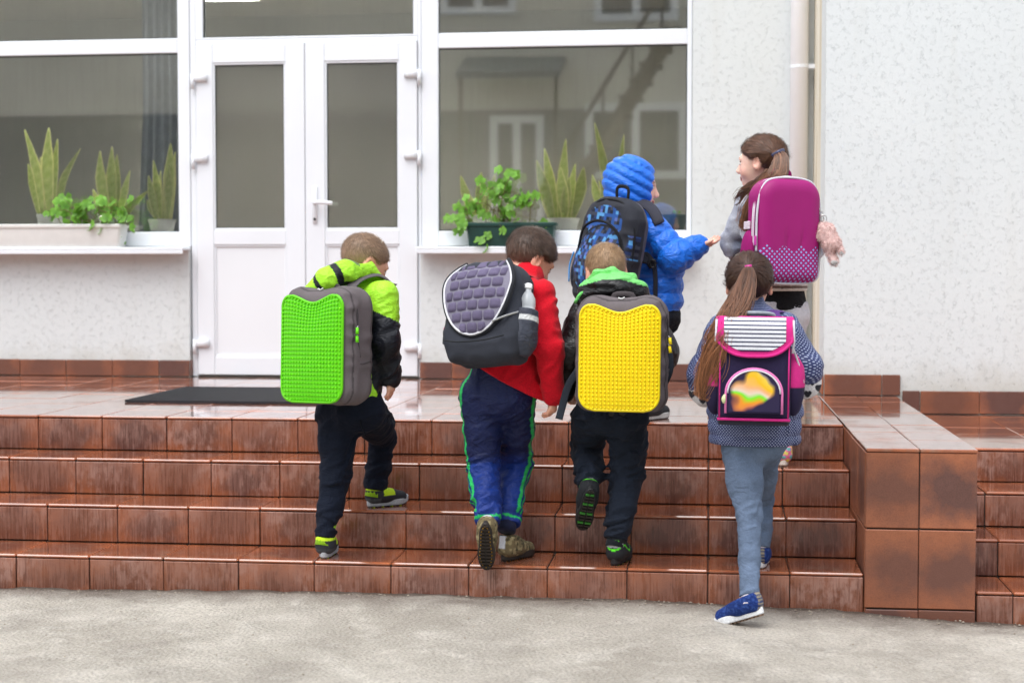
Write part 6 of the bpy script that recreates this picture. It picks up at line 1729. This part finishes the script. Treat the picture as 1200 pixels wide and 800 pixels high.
per = [(-W * 1.0, 0, -Hh * .6), (-W * 1.0, 0, Hh * .35), (-W * .82, 0, Hh * .84), (-W * .4, 0, Hh * .985), (W * .4, 0, Hh * .985), (W * .82, 0, Hh * .84), (W * 1.0, 0, Hh * .35), (W * 1.0, 0, -Hh * .6), (W * .85, 0, -Hh * .93), (0, 0, -Hh * 1.0), (-W * .85, 0, -Hh * .93), (-W * 1.0, 0, -Hh * .6)]
m = MB()
for y, r, c_ in ((.046, .0048, srgb(206, 206, 214)), (.034, .0042, srgb(110, 30, 90)), (.022, .0046, srgb(232, 196, 220)), (.010, .0042, srgb(214, 214, 220))):
    m.tube(spline(np.array(per) + [0, y, 0], 60), r, 6, c=c_, cap=False)
B.mb(m, 'striped_piping')
m = MB(); m.tube(spline([(-.05, .02, Hh - .004), (0, .02, Hh + .004), (.04, .02, Hh - .002)], 10), .007, 6, c=srgb(206, 206, 206)); B.mb(m, 'zip', M_plast)
m = MB(); m.tube(spline([(-.035, -.03, Hh - .01), (-.03, -.03, Hh + .03), (.03, -.03, Hh + .03), (.035, -.03, Hh - .01)], 16), .009, 8, flat=(1.2, .4), c=MG * .8); B.mb(m, 'grab_handle')
m = MB(); m.box((-W - .004, -.035, .02), (.008, .05, .032), None, 0, .002, srgb(226, 214, 224)); B.mb(m, 'white_label', M_cloth, False)
B.sdf('side_pocket', lambda X: smax(ell((-W - .004, -.02, -.10), (.026, .05, .10))(X), X[:, 2] - .0, .006), (-.22, -.12, -.23), (-.08, .08, .04), M_pack, MG * .95, .005)
m = MB(); m.box((-W - .008, .052, -.045), (.010, .010, .04), None, 0, .003, srgb(196, 60, 160)); B.mb(m, 'zip_pull', M_plast, False)
for sg in (-1, 1): B.strap([B.L(sg * .07, -.06, .18), P(906 + sg * 22, 226, .80), P(905 + sg * 26, 236, .92)], .024, srgb(120, 14, 90), up=(0, -.3, 1))
# plush charm on the bag
PB = P(971, 287, .60)
k = NT('pale_pink_plush'); cc = k.attr(); k.p(Base__Color=cc, Roughness=.95, Sheen__Weight=.6, Normal=k.bump(k.noise(k.coord(), 260, 3), .7, .004)); M_plush = k.m
PK2, WH = srgb(232, 200, 194), srgb(206, 204, 202)
fn = union([ell(P(968, 273, .60), (.036, .034, .042)), (ell(P(974, 285, .59), (.036, .034, .036)), .02), (cone(P(972, 292, .59), P(977, 306, .58), .018, .017), .015), (cone(P(980, 284, .58), P(986, 296, .57), .013, .012), .012), (cone(P(964, 264, .60), P(960, 276, .59), .014, .016), .012)], .02)
lo, hi = bounds([P(960, 262, .6), P(986, 312, .57)], .06)
V, F = polygonise(lambda X: fn(X) - .004 * vnoise(X * 90), lo, hi, .004); N = normals(V, F)
tips = [P(978, 309, .56), P(986, 299, .55)]; C = np.tile(PK2, (len(V), 1))
for t in tips: C[np.linalg.norm(V - t, axis=1) < .016] = WH
pl = obj('plush_charm', V, F, M_plush, None, True, C, origin=P(971, 312, .60)); tag(pl, 'pale pink furry plush charm dangling from the magenta bag', 'plush toy')
ns = 5000; pi_ = rng.integers(0, len(V), ns); d = N[pi_] + rng.normal(0, .5, (ns, 3)) - [0, 0, .35]; d /= np.linalg.norm(d, axis=1)[:, None]; w_ = np.cross(d, rng.normal(0, 1, (ns, 3))); w_ = w_ / np.linalg.norm(w_, axis=1)[:, None] * .0007
p0 = V[pi_]; ln = rng.uniform(.006, .011, ns)[:, None]; Q = np.stack([p0 - w_, p0 + w_, p0 + d * ln + w_ * .3, p0 + d * ln - w_ * .3], 1).reshape(-1, 3)
obj('fur', Q, np.arange(ns * 4, dtype=np.int32).reshape(-1, 4), M_plush, pl, True, np.repeat(C[pi_] * rng.uniform(.85, 1.12, (ns, 1)), 4, 0))
m = MB(); q0 = P(961, 246, .60)
for i in range(6):
    q = q0 + (P(965, 262, .60) - q0) * i / 5; t = np.linspace(0, 6.283, 11); ax_ = (np.array([1, 0, 0]) if i % 2 else np.array([.3, 1, 0]))
    m.tube([q + .006 * math.cos(a) * ax_ + np.array([0, 0, .008 * math.sin(a)]) for a in t], .0016, 5, c=srgb(150, 150, 140), cap=False)
t = np.linspace(0, 6.283, 19); q = P(965, 256, .59); m.tube([q + [.014 * math.cos(a), .004, .014 * math.sin(a)] for a in t], .002, 6, c=srgb(196, 176, 110), cap=False)
obj('key_chain', np.concatenate(m.V), m.F, plain('steel', (.6, .6, .58), .3, metal=1), pl, True, np.concatenate(m.C))
